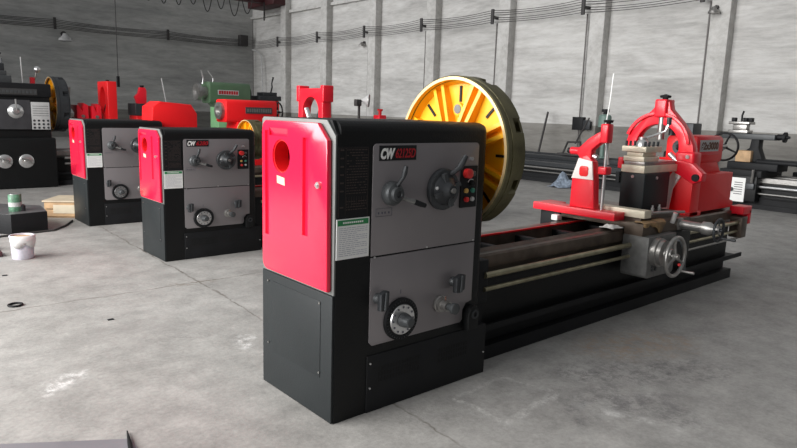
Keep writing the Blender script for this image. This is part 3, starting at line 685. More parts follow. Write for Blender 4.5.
an = MB().tube([(4.445, 2.725, 1.452), (4.52, 2.752, 1.62), (4.60, 2.79, 1.84)], .0045, 6)
an = an.build('sighting_rod', M_WHITE); tag(move(an, (4.445, 2.725, 1.452)), 'long thin white rod rising from the top of the hooked follow rest', 'rod')

# ================================================================== SECOND AND THIRD LATHES
def small_lathe(loc, sc, label, text_, L, Rc):
    r = empty('lathe', loc, label, 'lathe', None); r.scale = sc
    headstock(r, text_, False)
    zc = 1.32
    bed(r, 1.045, L, .125, .6, .72)
    faceplate(r, 1.09, .38, 1.315, Rc, .16, False)
    MB().box(1.037, 1.2, .13, .59, .2, .66).build('bed_end_bracket', M_BLACKM, r)
    MB().tube([(1.12, .07, .58), (L-.1, .07, .58)], .018, 10).build('lead_screw', M_ROD, r)
    MB().box(L-.12, L-.02, .02, .13, .45, .66).build('rod_bracket', M_KNOB, r)
    # carriage
    MB().prism([(.02, .70), (.02, .79), (.70, .79), (.70, .70), (.6, .70), (.6, .745), (.12, .745), (.12, .70)], 'x', 3.6, 4.2, .003).build('saddle', M_KNOB, r)
    a = MB().box(3.65, 4.15, -.06, .12, .40, .70, .01).build('apron', M_STEEL, r)
    handwheel('apron_handwheel', (3.8, -.12, .55), (0, -1, 0), .13, M_BRIGHT, a)
    tp = MB().box(3.75, 4.0, .25, .45, .79, 1.1, .01).box(3.73, 4.02, .23, .47, 1.1, 1.25, .01).build('tool_post', M_KNOB, r)
    return r
lathe2 = small_lathe((2.275, 6.0, 0), (.945, .90, .872), 'second black and red lathe, standing just behind the foreground one', '6280', 4.9, .245)
lathe3 = small_lathe((2.215, 8.262, 0), (.915, .95, .884), 'third black and red lathe, rearmost of the three alike, left of the second', '', 4.9, .17)
z2 = .72*.872; z3 = .72*.884

def square_steady(o, w, zt, zb, cy, thick, rad, label, zc, blocks=True):
    """o = origin at the base; frame in the plane across x"""
    r = empty('steady_rest', o, label, 'steady rest'); X = 0
    n = 20; h = zt-zb; c = zc-zb
    hole = [(rad*math.cos(PI-PI*k/n), c+rad*1.05*math.sin(PI-PI*k/n)) for k in range(n+1)]
    pts = [(-w/2, 0), (-rad*1.25, 0), (-rad, c*.55)]+hole+[(rad, c*.55), (rad*1.25, 0), (w/2, 0), (w/2, h*.55), (w*.47, h*.8), (w*.47, h), (-w*.47, h), (-w*.47, h*.8), (-w/2, h*.55)]
    MB().prism(pts, 'x', -thick/2, thick/2, .01).build('frame', M_RED, r)
    for s in (-1, 1):
        if blocks: MB().box(-thick*.6, thick*.6, s*w*.52, s*w*.40, h*.86, h*1.03, .012).build('corner_block', M_RED, r)
    for s in (-1, 1):
        MB().tube([(-.01, s*rad*.95, c+rad*.25), (-.01, s*rad*.55, c-rad*.45)], .028, 10).build('finger', M_BRIGHT if s > 0 else M_KNOB, r)
    MB().box(-thick*.8, thick*.8, -w/2, w/2, 0, .03).build('foot', M_RED, r)
    return r
square_steady((4.2, 6.36, z2+.018), .54, 1.71, z2, 6.36, .12, .165, 'red square steady rest standing alone above the foreground machine top', 1.44)
# things on lathe 2 and 3 beds
t2 = empty('tailstock_assembly', (5.0, 6.28, z2+.01), 'small red clamp and pale lamp head visible beyond the foreground headstock', 'tailstock')
bpy.data.objects.remove(t2)
wl = empty('machine_lamp', (4.80, 6.3, z2+.018), 'round pale work lamp on a dark stem above the foreground headstock', 'lamp')
MB().lathe((0, 0, 0), (0, 0, 1), [(0, .07), (.03, .06), (.04, .016), (.93, .016)], 16).build('stem', M_CABLE, wl)
hd_ = MB().lathe((.05, -.03, .97), (.7, -.7, -.05), [(-.03, .02), (.0, .03), (.03, .06), (.06, .075), (.064, .068), (.03, .05), (.01, 0)], 24).build('lamp_shade', M_BTNW, wl)
MB().torus(Vector((.05, -.03, .97))+Vector((.7, -.7, -.05)).normalized()*.062, (.7, -.7, -.05), .073, .005).build('shade_rim', M_STEEL, hd_)
MB().box(-.06, .02, -.03, .03, .90, .98, .01).build('bracket', M_CABLE, wl)
c2 = empty('clamp_block', (5.13, 6.3, z2+.018), 'small red clamp block with a thin screw beyond the foreground headstock', 'clamp')
MB().box(-.06, .06, -.06, .06, 0, .80, .012).build('pillar', M_RED, c2); MB().lathe((0, 0, .80), (0, 0, 1), [(0, .02), (.05, .02), (.05, .035), (.075, .035), (.075, 0)], 10).build('screw', M_RED2, c2)
MB().box(.10, .30, -.04, .04, .70, .82, .01).build('arm', M_BLACKM, c2) if 0 else None
# lathe 3: hood, tailstock
hd3 = MB().prism([(3.08, 1.15), (3.70, 1.15), (3.70, 1.38), (3.62, 1.50), (3.20, 1.53), (3.10, 1.46)], 'y', 8.45, 8.85, .02).build('chuck_guard', M_RED2)
hd3.data.transform(Matrix.Identity(4))
tag(move(hd3, (3.4, 8.6, 1.15)), 'glossy red boxy guard with sloping side behind the second headstock', 'guard')
gp = MB((3.4, 8.6, 1.15)).box(3.30, 3.42, 8.83, 8.95, .0, 1.45).build('guard_post', M_BLACKM, hd3)
ta = empty('tailstock', (4.5, 8.6, z3+.018), 'bright red tailstock with a grey lettered strip, in front of the green one', 'tailstock')
TO = (4.5, 8.6, z3+.018)
MB(TO).prism([(4.20, z3+.018), (4.85, z3+.018), (4.80, .8), (4.68, 1.28), (4.30, 1.28), (4.20, .8)], 'y', 8.45, 8.8, .01).build('body', M_RED2, ta)
MB(TO).prism(rounded(8.46, 8.80, 1.27, 1.59, .05, 4), 'x', 4.13, 4.93, .01).build('barrel_housing', M_RED2, ta)
MB(TO).lathe((4.13, 8.63, 1.43), (-1, 0, 0), [(0, .12), (.05, .12), (.05, .07), (.02, .05), (.02, 0)], 24).build('quill', M_STEEL, ta)
lp_ = MB(TO).box(4.42, 4.84, 8.448, 8.46, 1.40, 1.49).build('letter_plate', M_KNOB2, ta)
ls = MB(TO); x = 4.44
while x < 4.80: ls.box(x, x+.026, 8.444, 8.448, 1.42, 1.47); x += .036
ls.build('plate_letters', M_STEEL, lp_)
MB(TO).cyl((4.50, 8.40, 1.20), (4.50, 8.46, 1.2), .03).build('locking_nut', M_STEEL, ta)
MB(TO).cyl((4.93, 8.63, 1.43), (5.04, 8.63, 1.43), .035).build('quill_screw', M_STEEL, ta)
handwheel('handwheel', (5.04, 8.63, 1.43), (1, 0, 0), .14, M_BLACKM, ta, TO, 4, True, .012)
# dark grey tool slide past the red tailstock
tt = empty('tool_slide', (7.15, 13.0, .64), 'dark tool slide with red wheel and thin upright handle left of the room corner', 'tool slide')
MB().box(-.12, .36, -.2, .2, 0, .60, .01).build('pedestal', M_BLACKM, tt)
MB().box(-.04, .40, -.16, .16, .60, 1.0, .03).build('tool_block', M_RED2, tt)
MB().box(-.14, .42, -.2, .2, 1.0, 1.10, .01).box(.0, .34, -.15, .15, 1.10, 1.18, .01).build('turret', M_KNOB, tt)
handwheel('handwheel', (.18, -.24, .76), (0, -1, 0), .13, M_BLACKM, tt, (0, 0, 0), 4, False, .014)
MB().tube([(.26, 0, 1.16), (.30, 0, 1.30), (.29, 0, 1.38), (.33, 0, 1.52)], [.018, .018, .014, .02], 8).build('clamp_handle', M_BLACKM, tt)
MB().lathe((-.02, -.18, .80), (0, -1, 0), [(0, .07), (.06, .07), (.06, .05), (.1, .05)], 14).build('dial', M_STEEL, tt)

# ================================================================== OLD BLACK LATHE AT THE LEFT REAR
OL = (1.4, 12.5, 0)
ol = empty('lathe', OL, 'older heavy black lathe with silver knobs at the far left', 'lathe')
MB(OL).box(.6, 2.82, 12.5, 13.3, 0, 1.62, .03).build('headstock_cabinet', M_BLACK, ol)
MB(OL).box(.7, 2.84, 12.46, 13.3, 1.54, 1.77, .03).build('top_cover', M_BLACKM, ol)
MB(OL).box(.6, 2.86, 12.40, 12.55, 0, .86, .03).build('lower_cabinet', M_BLACK, ol)
MB(OL).box(1.0, 2.50, 12.44, 12.50, 1.0, 1.49, .004).build('control_panel', mat('slate_panel', (.075, .075, .082), .45, .3), ol)
sp = MB(OL).box(1.3, 2.62, 12.452, 12.462, 1.575, 1.675, .001).build('name_strip', mat('dull_strip', (.05, .05, .05), .5), ol)
ls = MB(OL); x = 1.35
while x < 2.57: ls.box(x, x+.04, 12.446, 12.452, 1.60, 1.65); x += .058
ls.build('strip_marks', M_KNOB2, ol)
cp_ = MB(OL).box(2.51, 2.79, 12.43, 12.502, 1.0, 1.46, .002).build('chart_plate', M_BTNW, ol)
ck = MB(OL)
for i in range(4):
    for j in range(3): ck.cyl((2.545+i*.07, 12.43, 1.03+j*.06), (2.545+i*.07, 12.425, 1.03+j*.06), .019, n=10)
for j in range(5): ck.box(2.53, 2.77, 12.427, 12.43, 1.23+j*.04, 1.236+j*.04)
ck.build('chart_marks', M_KNOB, ol)
for x, z in ((2.06, .47), (2.38, .47), (1.70, .47)):
    kb = MB(OL).lathe((x, 12.40, z), (0, -1, 0), [(0, .115), (.02, .115), (.03, .09), (.035, .04), (.08, .035), (.085, 0)], 28).build('silver_dial', M_BRIGHT, ol)
    MB(OL).tube([(x-.09, 12.33, z+.05), (x+.02, 12.32, z+.02), (x+.09, 12.33, z-.05)], .012, 8).build('dial_handle', M_STEEL, kb)
kb = MB(OL).lathe((2.28, 12.44, 1.30), (0, -1, 0), [(0, .12), (.02, .10), (.04, .06), (.08, .04), (.08, 0)], 28).build('selector_dial', M_BRIGHT, ol)
MB(OL).tube([(2.28, 12.37, 1.31), (2.27, 12.33, 1.40), (2.26, 12.30, 1.50)], .012, 8).build('lever', M_BRIGHT, kb)
MB(OL).tube([(2.66, 12.9, 1.77), (2.69, 12.88, 1.87), (2.71, 12.85, 1.98)], [.014, .012, .014], 8).build('shift_lever', M_STEEL, ol)
MB(OL).ball((2.72, 12.83, 2.02), .055).build('lever_ball', M_BRIGHT, ol)
MB(OL).box(2.60, 2.66, 12.75, 12.85, 1.77, 1.88).build('red_tab', M_REDP, ol)
MB(OL).tube([(2.50, 12.9, 1.77), (2.49, 12.9, 2.22)], .009, 6).build('upright_rod', M_BTNW, ol)
fp = faceplate(ol, 2.93-1.4, .5, 1.43, .49, .22, False, M_KNOB)
bed(ol, 1.44, 7.6, .15, .85, .62, (0, 0, 0), M_STEEL, False)
MB(OL).tube([(3.0, 12.50, .50), (8.8, 12.50, .50)], .022, 8).build('lead_screw', M_STEEL, ol); MB(OL).tube([(3.0, 12.50, .40), (8.8, 12.50, .40)], .018, 8).build('feed_rod', M_STEEL, ol)
MB(OL).box(8.75, 8.9, 12.45, 12.66, .30, .60).build('rod_bracket', M_BLACKM, ol)
# things standing on that bed
zb = .64
s3 = empty('steady_rest', (3.92, 13.0, zb), 'tall narrow red steady rest left of the second headstock', 'steady rest')
fr3 = MB().box(-.085, .085, -.30, .30, 0, 1.24, .014).build('frame', M_RED2, s3)
cut(fr3, [MB().prism([(.17*math.cos(2*PI*k/24), .88+.26*math.sin(2*PI*k/24)) for k in range(24)], 'x', -.2, .2)])
for sg, zz in ((1, .70), (-1, .70), (0, 1.08)): MB().tube([(0, sg*.14, zz), (0, sg*.06, zz+(.1 if sg else -.1))], .03, 10).build('finger', M_KNOB if sg else M_STEEL, s3)
MB().lathe((0, -.05, 1.24), (0, 0, 1), [(0, .03), (.03, .035), (.03, 0)], 10).build('top_screw', M_BLACKM, s3)
MB().lathe((0, -.30, .15), (0, -1, 0), [(0, .03), (.03, .03), (.03, 0)], 10).build('side_bolt', M_STEEL, s3)
for i, (x, w, h, lb) in enumerate(((3.42, .20, 1.43, 'short red block just above the rearmost headstock, the left of two'), (3.66, .17, 1.42, 'short red block just above the rearmost headstock, the right of two'))):
    r = empty('rest_block', (x, 13.0, zb), lb, 'block')
    MB().prism([(-w/2, 0), (w/2, 0), (w/2, h-zb), (w*.1, h-zb+.04), (0, h-zb-.12), (-w*.3, h-zb), (-w/2, h-zb)], 'y', -.2, .2, .012).build('body', M_RED, r)
    MB().lathe((0, -.2, h-zb-.2), (0, -1, 0), [(0, .03), (.03, .03), (.03, 0)], 10).build('bolt', M_STEEL, r)
tw = empty('follow_rest', (4.52, 13.0, zb), 'narrow red follow rest over dark block, left of the red guard', 'follow rest')
MB().box(-.14, .14, -.2, .2, 0, .62, .01).build('pedestal', M_RED2, tw); MB().box(-.16, .17, -.22, .22, .62, .85, .01).build('tool_block', M_KNOB, tw)
MB().prism([(-.04, .80), (.12, .80), (.13, 1.10), (.10, 1.16), (.0, 1.16), (-.03, 1.05), (-.10, .98)], 'y', -.04, .06, .012).build('hooked_arm', M_RED, tw)
MB().lathe((.05, 0, 1.16), (0, 0, 1), [(0, .03), (.02, .04), (.04, .04), (.04, 0)], 8).build('top_screw', M_BLACKM, tw)
gt = empty('tailstock', (6.2, 13.0, zb), 'sage green tailstock with lettered strip, behind the bright red one', 'tailstock')
GO = (6.2, 13.0, zb)
MB(GO).box(6.02, 6.34, 12.72, 13.1, zb, 1.60, .012).build('front_column', M_GRNL, gt)
MB(GO).box(6.30, 6.75, 12.80, 13.2, zb, 1.62, .02).build('body', M_GRN, gt)
MB(GO).prism([(5.95, 1.56), (6.10, 1.36), (6.30, 1.36), (6.42, 1.56)], 'y', 12.72, 13.1, .01).build('neck', M_GRN, gt)
MB(GO).prism(rounded(12.74, 13.16, 1.54, 1.98, .08, 5), 'x', 5.86, 6.78, .01).build('barrel_housing', M_GRN, gt)
MB(GO).lathe((5.86, 12.95, 1.76), (-1, 0, 0), [(0, .12), (.12, .12), (.14, .17), (.22, .17), (.22, .1), (.19, .05), (.19, 0)], 28).build('quill', M_STEEL, gt)
lp = MB(GO).box(6.03, 6.50, 12.73, 12.742, 1.72, 1.82).build('letter_plate', M_BTNW, gt)
ls = MB(GO); x = 6.05
while x < 6.46: ls.box(x, x+.04, 12.724, 12.73, 1.735, 1.805); x += .055
ls.build('plate_letters', M_REDP, lp)
handwheel('handwheel', (6.84, 12.95, 1.72), (1, -.25, 0), .20, M_BLACKM, gt, GO, 4, True, .016)
MB(GO).cyl((6.76, 12.95, 1.72), (6.86, 12.95, 1.72), .04).build('quill_screw', M_STEEL, gt)
for x, a_ in ((5.80, -.05), (6.02, -.12)):
    MB(GO).tube([(x, 12.95, 1.93), (x+.01, 12.95, 2.05), (x+a_, 12.92, 2.20)], [.02, .013, .012], 8).build('locking_lever', M_BRIGHT, gt)
ar = MB().tube([(5.02, 13.0, zb), (5.04, 13.0, 1.55), (4.96, 13.0, 2.00)], .010, 6).build('upright_rod', M_BTNW)
tag(move(ar, (5.02, 13, zb)), 'thin pale bent rod rising behind the red guard', 'rod')
# turret top on a machine beyond the far left lathe
tr = empty('turret_tool_post', (2.02, 12.95, 1.77), 'dark stepped tool turret on top of the far left black lathe', 'tool post')
MB().box(-.5, .28, -.25, .25, 0, .12, .01).box(-.5, .22, -.2, .2, .12, .20, .01).build('turret_base', M_KNOB2, tr)
MB().box(-.4, .20, -.15, .15, .20, .32, .01).build('turret_head', M_KNOB, tr)
for x in (-.1, .0, .1, .17): MB().cyl((x, -.1, .32), (x, -.1, .40), .018, n=8).build('clamp_screw', M_KNOB2, tr)
MB().tube([(.1, 0, .32), (.14, 0, .44), (.19, 0, .50)], .012, 8).build('handle', M_KNOB, tr)

# ================================================================== LATHES ALONG THE RIGHT WALL
def wall_bed(name, loc, L, label):
    r = empty(name, loc, label, 'lathe bed', None, PI/2)   # local x runs along world +y
    return r
WL = (12.75, 2.2, 0)
wl_ = empty('lathe', WL, 'dark grey lathe along the right wall behind the foreground tailstock', 'lathe', None, PI/2)
# local: x -> +Y world, y -> -X world ; front (towards camera) is +y side
bed(wl_, 0.0, 4.3, 0, .62, .56, (0, 0, 0), M_STEEL, False)
MB().tube([(0, .70, .40), (4.2, .70, .40)], .022, 10).build('lead_screw', M_BRIGHT, wl_)
MB().tube([(0, .70, .28), (4.2, .70, .28)], .016, 10).build('feed_rod', M_STEEL, wl_)
MB().box(4.1, 4.3, .6, .75, .2, .5).build('rod_bracket', M_BLACKM, wl_); MB().box(0, .06, .6, .75, .2, .5).build('rod_bracket', M_BLACKM, wl_)
sdl = MB().box(2.05, 2.75, -.15, .82, .56, .68, .01).build('saddle', M_BLACKM, wl_)
apn = MB().box(2.1, 2.65, .62, .84, .14, .58, .01).build('apron', M_BLACK, wl_)
MB().box(2.28, 2.60, .84, .85, .12, .54).build('notice_plate', M_WHITE, apn)
k = MB()
for j in range(6): k.box(2.32, 2.46, .85, .852, .25+j*.04, .262+j*.04)
k.cyl((2.50, .84, .33), (2.50, .90, .33), .035); k.build('plate_marks', M_KNOB, apn)
MB().tube([(2.18, .84, .42), (2.16, .90, .52), (2.15, .92, .70)], [.03, .02, .024], 8).build('lever', M_STEEL, apn)
MB().box(2.12, 2.26, .84, .9, .36, .46, .01).build('lever_box', M_KNOB2, apn)
MB().box(1.9, 2.75, .05, .55, .66, .80, .02).build('cross_slide', M_BLACKM, wl_)
MB().box(1.6, 2.3, .1, .5, .78, .86, .03).prism([(2.2, .80), (2.6, .80), (2.58, .95), (2.46, 1.05), (2.44, 1.21), (2.30, 1.21), (2.30, 1.05)], 'y', .2, .4, .02).build('swivel_bracket', M_BLACKM, wl_)
MB().box(2.05, 2.95, .12, .42, 1.20, 1.30, .01).build('compound_slide', M_GREY, wl_)
MB().lathe((2.05, .3, 1.26), (-1, 0, 0), [(0, .05), (.1, .05), (.1, .09), (.14, .09), (.14, .03), (.2, .02)], 16).build('slide_screw', M_BLACKM, wl_)
tpo = MB().box(2.52, 2.86, .16, .40, 1.30, 1.36, .01).box(2.56, 2.80, .2, .36, 1.36, 1.46, .01).box(2.50, 2.86, .14, .42, 1.46, 1.51, .01).build('tool_post', M_STEEL, wl_)
for x in (2.53, 2.62, 2.82): MB().box(x-.035, x+.035, .22, .32, 1.51, 1.58, .01).build('clamp_screw', M_BLACKM, tpo)
MB().tube([(2.68, .3, 1.51), (2.68, .3, 1.62), (2.66, .3, 1.70)], .018, 8).build('handle', M_BLACKM, tpo)
MB().box(3.3, 3.95, .05, .6, .58, .9, .03).build('headstock_box', M_BLACKM, wl_)
MB().box(3.45, 3.85, .15, .5, .9, 1.45, .02).build('bearing_column', M_KNOB, wl_)
wb_ = MB().box(11.85, 12.25, 4.95, 5.25, 0, .001).build('x', M_WOOD); bpy.data.objects.remove(wb_)
wc = MB().box(12.25, 12.50, 5.20, 5.46, .80, 1.00, .01).build('wooden_block', M_WOOD)
wc.data.transform(Matrix.Translation((0, -.62, 0))); tag(move(wc, (12.4, 4.7, .80)), 'pale wooden block on the right wall lathe behind the black handwheel', 'block')

BL = (12.9, 7.0, 0)
bl = empty('lathe_bed', BL, 'long bare black lathe bed in front of the right wall, behind the yellow faceplate', 'lathe bed', None, PI/2)
bed(bl, 0, 6.2, 0, .7, .46, (0, 0, 0), M_KNOB, False)
MB().tube([(0, .78, .33), (6.1, .78, .33)], .022, 10).build('lead_screw', M_STEEL, bl); MB().tube([(0, .78, .24), (6.1, .78, .24)], .016, 10).build('feed_rod', M_STEEL, bl)
MB().box(0, .08, .6, .82, .2, .42).build('rod_bracket', M_BLACKM, bl); MB().box(6.0, 6.1, .6, .82, .2, .42).build('rod_bracket', M_BLACKM, bl)
B2 = (14.3, 6.4, 0)
b2_ = empty('lathe_bed', B2, 'second long black lathe bed close under the right wall', 'lathe bed', None, PI/2)
bed(b2_, 0, 7.0, 0, .7, .52, (0, 0, 0), M_KNOB, False)
bb = MB(B2); 
for y in (9.7, 12.0, 12.5): bb.box(13.8, 14.1, y, y+.2, .52, .66+.1*(y > 12.2), .01)
bb = None
tr_ = empty('tool_bracket', (14.0, 9.5, .535), 'small dark angled bracket on the black bed under the right wall', 'bracket')
MB().box(-.1, .1, -.35, .35, 0, .05).tube([(0, -.3, .03), (0, -.25, .35), (0, .12, .33), (0, .25, .03)], .03, 6).tube([(0, -.1, .3), (0, -.45, .95)], .02, 6).build('frame', M_CABLE, tr_)
rd = MB().tube([(14.980, 11.337, .01), (15.660, 11.512, 1.614)], .03, 8).build('leaning_rod', M_CABLE); rd.data.transform(Matrix.Identity(4))
tag(move(rd, (14.980, 11.337, .01)), 'black rod leaning towards the right wall beside the yellow faceplate', 'rod')
for i, (y, z_) in enumerate(((11.3, .12), (11.9, .16))):
    o = MB().box(13.75, 14.05, y, y+.28, .522, .522+z_, .02).build('spare_block', M_CABLE)
    tag(move(o, (13.9, y+.14, .522)), 'small dark block on the bed under the wall, the %s of two' % ('right' if i == 0 else 'left'), 'block')
sb = empty('switch_box', (15.7, 10.28, 1.14), 'small black switch box at the dado line on a column', 'switch box')
MB().box(-.14, 0, -.02, .32, 0, .36, .01).build('box', M_BLACKM, sb); MB().box(-.16, -.13, -.26, -.04, 0.02, .28, .01).build('cover', M_KNOB, sb); MB().box(-.14, 0, -.22, -.02, .06, .24, .01).build('side_box', M_KNOB, sb)
gm = empty('coolant_pump', (14.0, 8.62, .535), 'pale green cylindrical pump behind the hooked follow rest', 'pump')
MB().lathe((0, 0, 0), (0, 0, 1), [(0, .16), (.03, .16), (.04, .05), (.72, .05), (.74, .15), (1.0, .15), (1.04, .11), (1.05, 0)], 20).build('motor', mat('grey_green', (.16, .24, .21), .5), gm)
MB().lathe((0, 0, 1.05), (0, 0, 1), [(0, .05), (.05, .05), (.05, .09), (.12, .09), (.12, 0)], 14).build('cap', M_BLACKM, gm)
def cloth(c, sx, sy, h, seed, name, m):
    bm = MB(); n = 12; rr = random.Random(seed); ph = [rr.uniform(0, 6) for _ in range(6)]; g_ = []
    for i in range(n+1):
        row = []
        for j in range(n+1):
            u, v = i/n-.5, j/n-.5; e = max(0, 1-(u*u+v*v)*3.4)
            z = h*(e*(.6+.25*math.sin(9*u+ph[0])+.25*math.sin(11*v+ph[1]))+.04)
            row.append(bm._v((c[0]+u*sx*(1+.15*math.sin(7*v+ph[2])), c[1]+v*sy*(1+.15*math.sin(6*u+ph[3])), c[2]+max(z, .004))))
        g_.append(row)
    for i in range(n):
        for j in range(n): bm.bm.faces.new((g_[i][j], g_[i+1][j], g_[i+1][j+1], g_[i][j+1]))
    o = bm.build(name, m, None, 60); md = o.modifiers.new('s', 'SOLIDIFY'); md.thickness = .006; md.offset = 1; return o
wr_g = cloth((4.31, 2.525, .690), .12, .11, .035, 5, 'rag', mat('white_cotton', (.8, .78, .74), .9, 0, .2, 30))
tag(wr_g, 'crumpled white rag on the foreground front slideway by the carriage', 'rag')
bc = cloth((11.75, 8.1, 0), .6, .5, .30, 4, 'blue_cloth', M_BLUE); tag(bc, 'crumpled blue cloth heap on the floor by the far bare bed', 'cloth')
tp3 = MB().tube([(14.3, 3.75, 1.55), (14.4, 4.15, .58)], .012, 6).tube([(14.3, 3.75, 1.55), (14.2, 3.85, .58)], .010, 6).tube([(14.3, 3.75, 1.55), (14.4, 3.45, 1.2)], .010, 6)
bpy.data.meshes  # placeholder
o = tp3.build('wire_stand', M_CABLE); tag(move(o, (14.3, 3.8, .58)), 'thin wire tripod near the right wall at the right edge', 'stand')
o = MB().box(13.9, 14.7, 3.2, 4.4, 0, .58, .02).build('steel_bench', M_BLACKM); tag(move(o, (14.3, 3.8, 0)), 'low dark bench under the wire tripod at the right edge', 'bench')

# ================================================================== FLOOR ITEMS, LEFT
bk = empty('steel_block', (1.35, 8.9, 0), 'large low black steel block on the floor holding a green can', 'block')
o = MB((1.35, 8.9, 0)).prism([(.70, 8.55), (1.36, 8.16), (1.80, 8.75), (2.02, 9.30), (1.35, 9.85)], 'z', 0, .20, .006).build('body', M_BLACKM, bk)
bpy.data.objects.remove(o)
o = MB((1.35, 8.9, 0)).prism([(.55, 9.1), (1.375, 8.17), (1.76, 8.25), (1.80, 8.75), (1.25, 9.30)], 'z', 0, .225, .006).build('body', M_BLACKM, bk)
MB((1.35, 8.9, 0)).prism([(.56, 9.09), (1.376, 8.175), (1.756, 8.255), (1.795, 8.745), (1.25, 9.29)], 'z', .225, .228).build('grey_top', mat('grey_top', (.14, .14, .145), .35, .3), bk)  # thin lighter grey sheet covering the top of the black block
cn = empty('can', (1.47, 8.42, .228), 'small green and white tin can standing on the black steel block', 'can')
MB().lathe((0, 0, 0), (0, 0, 1), [(0, .066), (.006, .068), (.19, .068), (.196, .064), (.196, 0)], 24).build('can_body', mat('can_green', (.10, .22, .14), .4, 0, .5, 25), cn)
MB().lathe((0, 0, .055), (0, 0, 1), [(0, .069), (.05, .069)], 24).build('can_band', M_BTNW, cn)
MB().lathe((0, 0, .192), (0, 0, 1), [(0, .060), (.008, .060), (.008, 0)], 24).build('can_lid', M_BRIGHT, cn)
nb = MB().lathe((1.535, 8.40, .228), (0, 0, 1), [(0, .035), (.06, .035), (.075, .02), (.075, 0)], 12).build('oil_cap', M_KNOB); tag(move(nb, (1.535, 8.40, .228)), 'small dark cap beside the green can on the black block', 'cap')
cr = empty('wooden_crate', (2.07, 9.10, 0), 'low pale wooden crate on the floor left of the rearmost headstock', 'crate', None, -.6)
for z in (.02, .12): MB().box(-.16, .34, -.02, 0, z, z+.088).build('front_board', M_WOOD, cr)
MB().box(-.16, -.14, 0, .5, .02, .208).build('side_board', M_WOOD, cr); MB().box(.32, .34, 0, .5, .02, .208).build('side_board', M_WOOD, cr)
MB().box(-.16, .34, .48, .5, .02, .208).build('back_board', M_WOOD, cr); MB().box(-.14, .32, 0, .48, 0, .03).build('base_board', M_WOOD, cr)
MB().box(-.18, .36, -.035, .51, .208, .225).build('crate_lid', mat('pale_lid', (.62, .52, .38), .7), cr)
MB().box(-.05, .24, -.024, -.02, .06, .17).build('paper_label', M_CREAMP, cr)
pc = empty('paint_pail', (1.237, 6.88, 0), 'white scuffed paint pail standing alone on the floor', 'pail')
MB().lathe((0, 0, 0), (0, 0, 1), [(0, .088), (.01, .093), (.21, .102), (.215, .109), (.225, .109), (.225, .099), (.20, .097), (.20, 0)], 32).build('pail_body', M_PAIL, pc)
MB().lathe((0, 0, .19), (0, 0, 1), [(.008, .096), (.02, .09), (.02, 0)], 24).build('contents', M_WOOD, pc)
bm_ = MB()
g_ = []
for i in range(13):
    a = math.radians(-160+i*12); 
    low = .055+.045*abs(math.sin(i*.5)); g_.append([bm_._v((math.cos(a)*.113, math.sin(a)*.113, .232)), bm_._v((math.cos(a)*.118, math.sin(a)*.118, .18)), bm_._v((math.cos(a)*.110, math.sin(a)*.110, .21-low))])
for a_, b__ in zip(g_, g_[1:]):
    for k in range(2): bm_.bm.faces.new((a_[k], a_[k+1], b__[k+1], b__[k]))
o = bm_.build('plastic_wrap', mat('white_film', (.75, .74, .74), .4), pc); md = o.modifiers.new('s', 'SOLIDIFY'); md.thickness = .002
MB().tube([(-.105, 0, .21), (-.085, -.075, .175), (0, -.115, .155), (.085, -.075, .175), (.105, 0, .21)], .004, 6).build('handle', M_STEEL, pc)
hs = MB().tube([(.6, 7.95, .012), (1.0, 8.0, .012), (1.42, 8.10, .012), (1.80, 8.16, .012), (1.98, 8.4, .012), (2.14, 8.72, .012)], .012, 8).build('hose', M_CABLE)
tag(hs, 'thin black hose lying on the floor from block to rearmost headstock', 'hose')
for i, (x, y, w, h, lb) in enumerate(((.98, 7.42, .16, .07, 'small dark scrap block at the left edge, the farther of two'), (1.03, 7.12, .11, .05, 'small dark red scrap block at the left edge, the nearer of two'))):
    o = MB().box(x-w, x+w*.6, y-.09, y+.09, 0, h, .012).build('scrap_block', M_CABLE if i == 0 else mat('maroon_scrap', (.07, .025, .03), .6)); tag(move(o, (x, y, 0)), lb, 'block')
rg = MB().torus((.875, 5.27, .008), (0, 0, 1), .045, .008, 24, 8).build('steel_ring', M_BLACKM); tag(move(rg, (.875, 5.27, 0)), 'small black ring lying on the open floor at the left', 'ring')
for i, (x, y, lb) in enumerate(((.98, 6.25, 'tiny dark metal scrap near the left edge beyond the ring'), (1.33, 4.55, 'tiny dark chip on the open floor between joint and foreground'))):
    o = MB().box(x-.025, x+.015, y-.01, y+.01, 0, .008, .002).build('metal_chip', M_KNOB); tag(move(o, (x, y, 0)), lb, 'chip')
st = MB().prism([(-.4, 2.2), (.86, 2.2), (.875, 2.80), (.42, 3.09), (-.4, 3.6)], 'z', 0, .006).build('steel_sheet', M_SHEET); tag(move(st, (.4, 2.8, 0)), 'thin grey steel sheet on the floor at the bottom left edge', 'sheet')
sk = MB().tube([(.885, 2.87, .010), (.853, 2.74, .016), (.80, 2.53, .016)], [.003, .010, .014], 8).build('black_bar', M_BLACK); tag(move(sk, (.86, 2.7, 0)), 'short pointed black bar on the floor at the bottom edge', 'bar')
pp = MB().box(3.02, 3.16, .86, .90, 0, .014, .004).build('wood_strip', mat('grey_wood', (.30, .26, .22), .8)); 
bpy.data.objects.remove(pp)

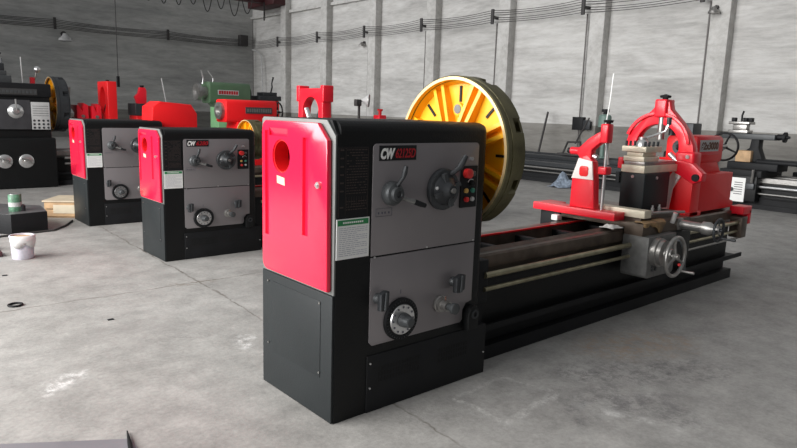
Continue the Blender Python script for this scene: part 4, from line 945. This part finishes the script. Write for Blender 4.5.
# ================================================================== LIGHT
sc = bpy.context.scene
wd = bpy.data.worlds.new('World'); sc.world = wd; wd.use_nodes = True
wn = wd.node_tree; bg = wn.nodes['Background']; tc = wn.nodes.new('ShaderNodeTexCoord'); sp_ = wn.nodes.new('ShaderNodeSeparateXYZ'); wr_ = wn.nodes.new('ShaderNodeValToRGB')
wn.links.new(tc.outputs['Generated'], sp_.inputs[0])
mp = wn.nodes.new('ShaderNodeMapRange'); wn.links.new(sp_.outputs[2], mp.inputs[0]); mp.inputs[1].default_value = -.1; mp.inputs[2].default_value = 1
wn.links.new(mp.outputs[0], wr_.inputs[0])
wr_.color_ramp.elements[0].color = (.10, .104, .11, 1); wr_.color_ramp.elements[1].color = (.95, .97, 1.0, 1)
wn.links.new(wr_.outputs[0], bg.inputs[0]); bg.inputs[1].default_value = .38
def area(name, loc, target, sx, sy, e, col=(1, 1, 1)):
    l = bpy.data.lights.new(name, 'AREA'); l.shape = 'RECTANGLE'; l.size = sx; l.size_y = sy; l.energy = e; l.color = col
    o = bpy.data.objects.new(name, l); C.objects.link(o); o.location = loc
    o.rotation_euler = (Vector(target)-Vector(loc)).to_track_quat('-Z', 'Y').to_euler(); return o
area('doorway_daylight', (-3.2, 5.5, 3.6), (3.2, 4.8, .0), 7, 4, 900, (1, .985, .96))
sun = bpy.data.lights.new('daylight', 'SUN'); sun.energy = 2.15; sun.angle = math.radians(35); so = bpy.data.objects.new('daylight', sun); C.objects.link(so)
so.rotation_euler = Vector((1, -.07, -.15)).to_track_quat('-Z', 'Y').to_euler()

# ================================================================== CAMERA
cam = bpy.data.cameras.new('camera'); co_ = bpy.data.objects.new('camera', cam); C.objects.link(co_)
cam.sensor_width = 36; cam.lens = 29.023; cam.clip_end = 200
yaw, p, r = .717114, .173663, .031761
fw = Vector((math.sin(yaw)*math.cos(p), math.cos(yaw)*math.cos(p), -math.sin(p))); rt = Vector((math.cos(yaw), -math.sin(yaw), 0)); up_v = rt.cross(fw)
r2 = math.cos(r)*rt+math.sin(r)*up_v; u2 = -math.sin(r)*rt+math.cos(r)*up_v
co_.matrix_world = Matrix(((r2.x, u2.x, -fw.x, 0), (r2.y, u2.y, -fw.y, 0), (r2.z, u2.z, -fw.z, 1.5), (0, 0, 0, 1)))
sc.camera = co_
sc.view_settings.view_transform = 'Standard'; sc.view_settings.look = 'None'; sc.view_settings.gamma = 1; sc.view_settings.exposure = 0; sc.view_settings.use_curve_mapping = False
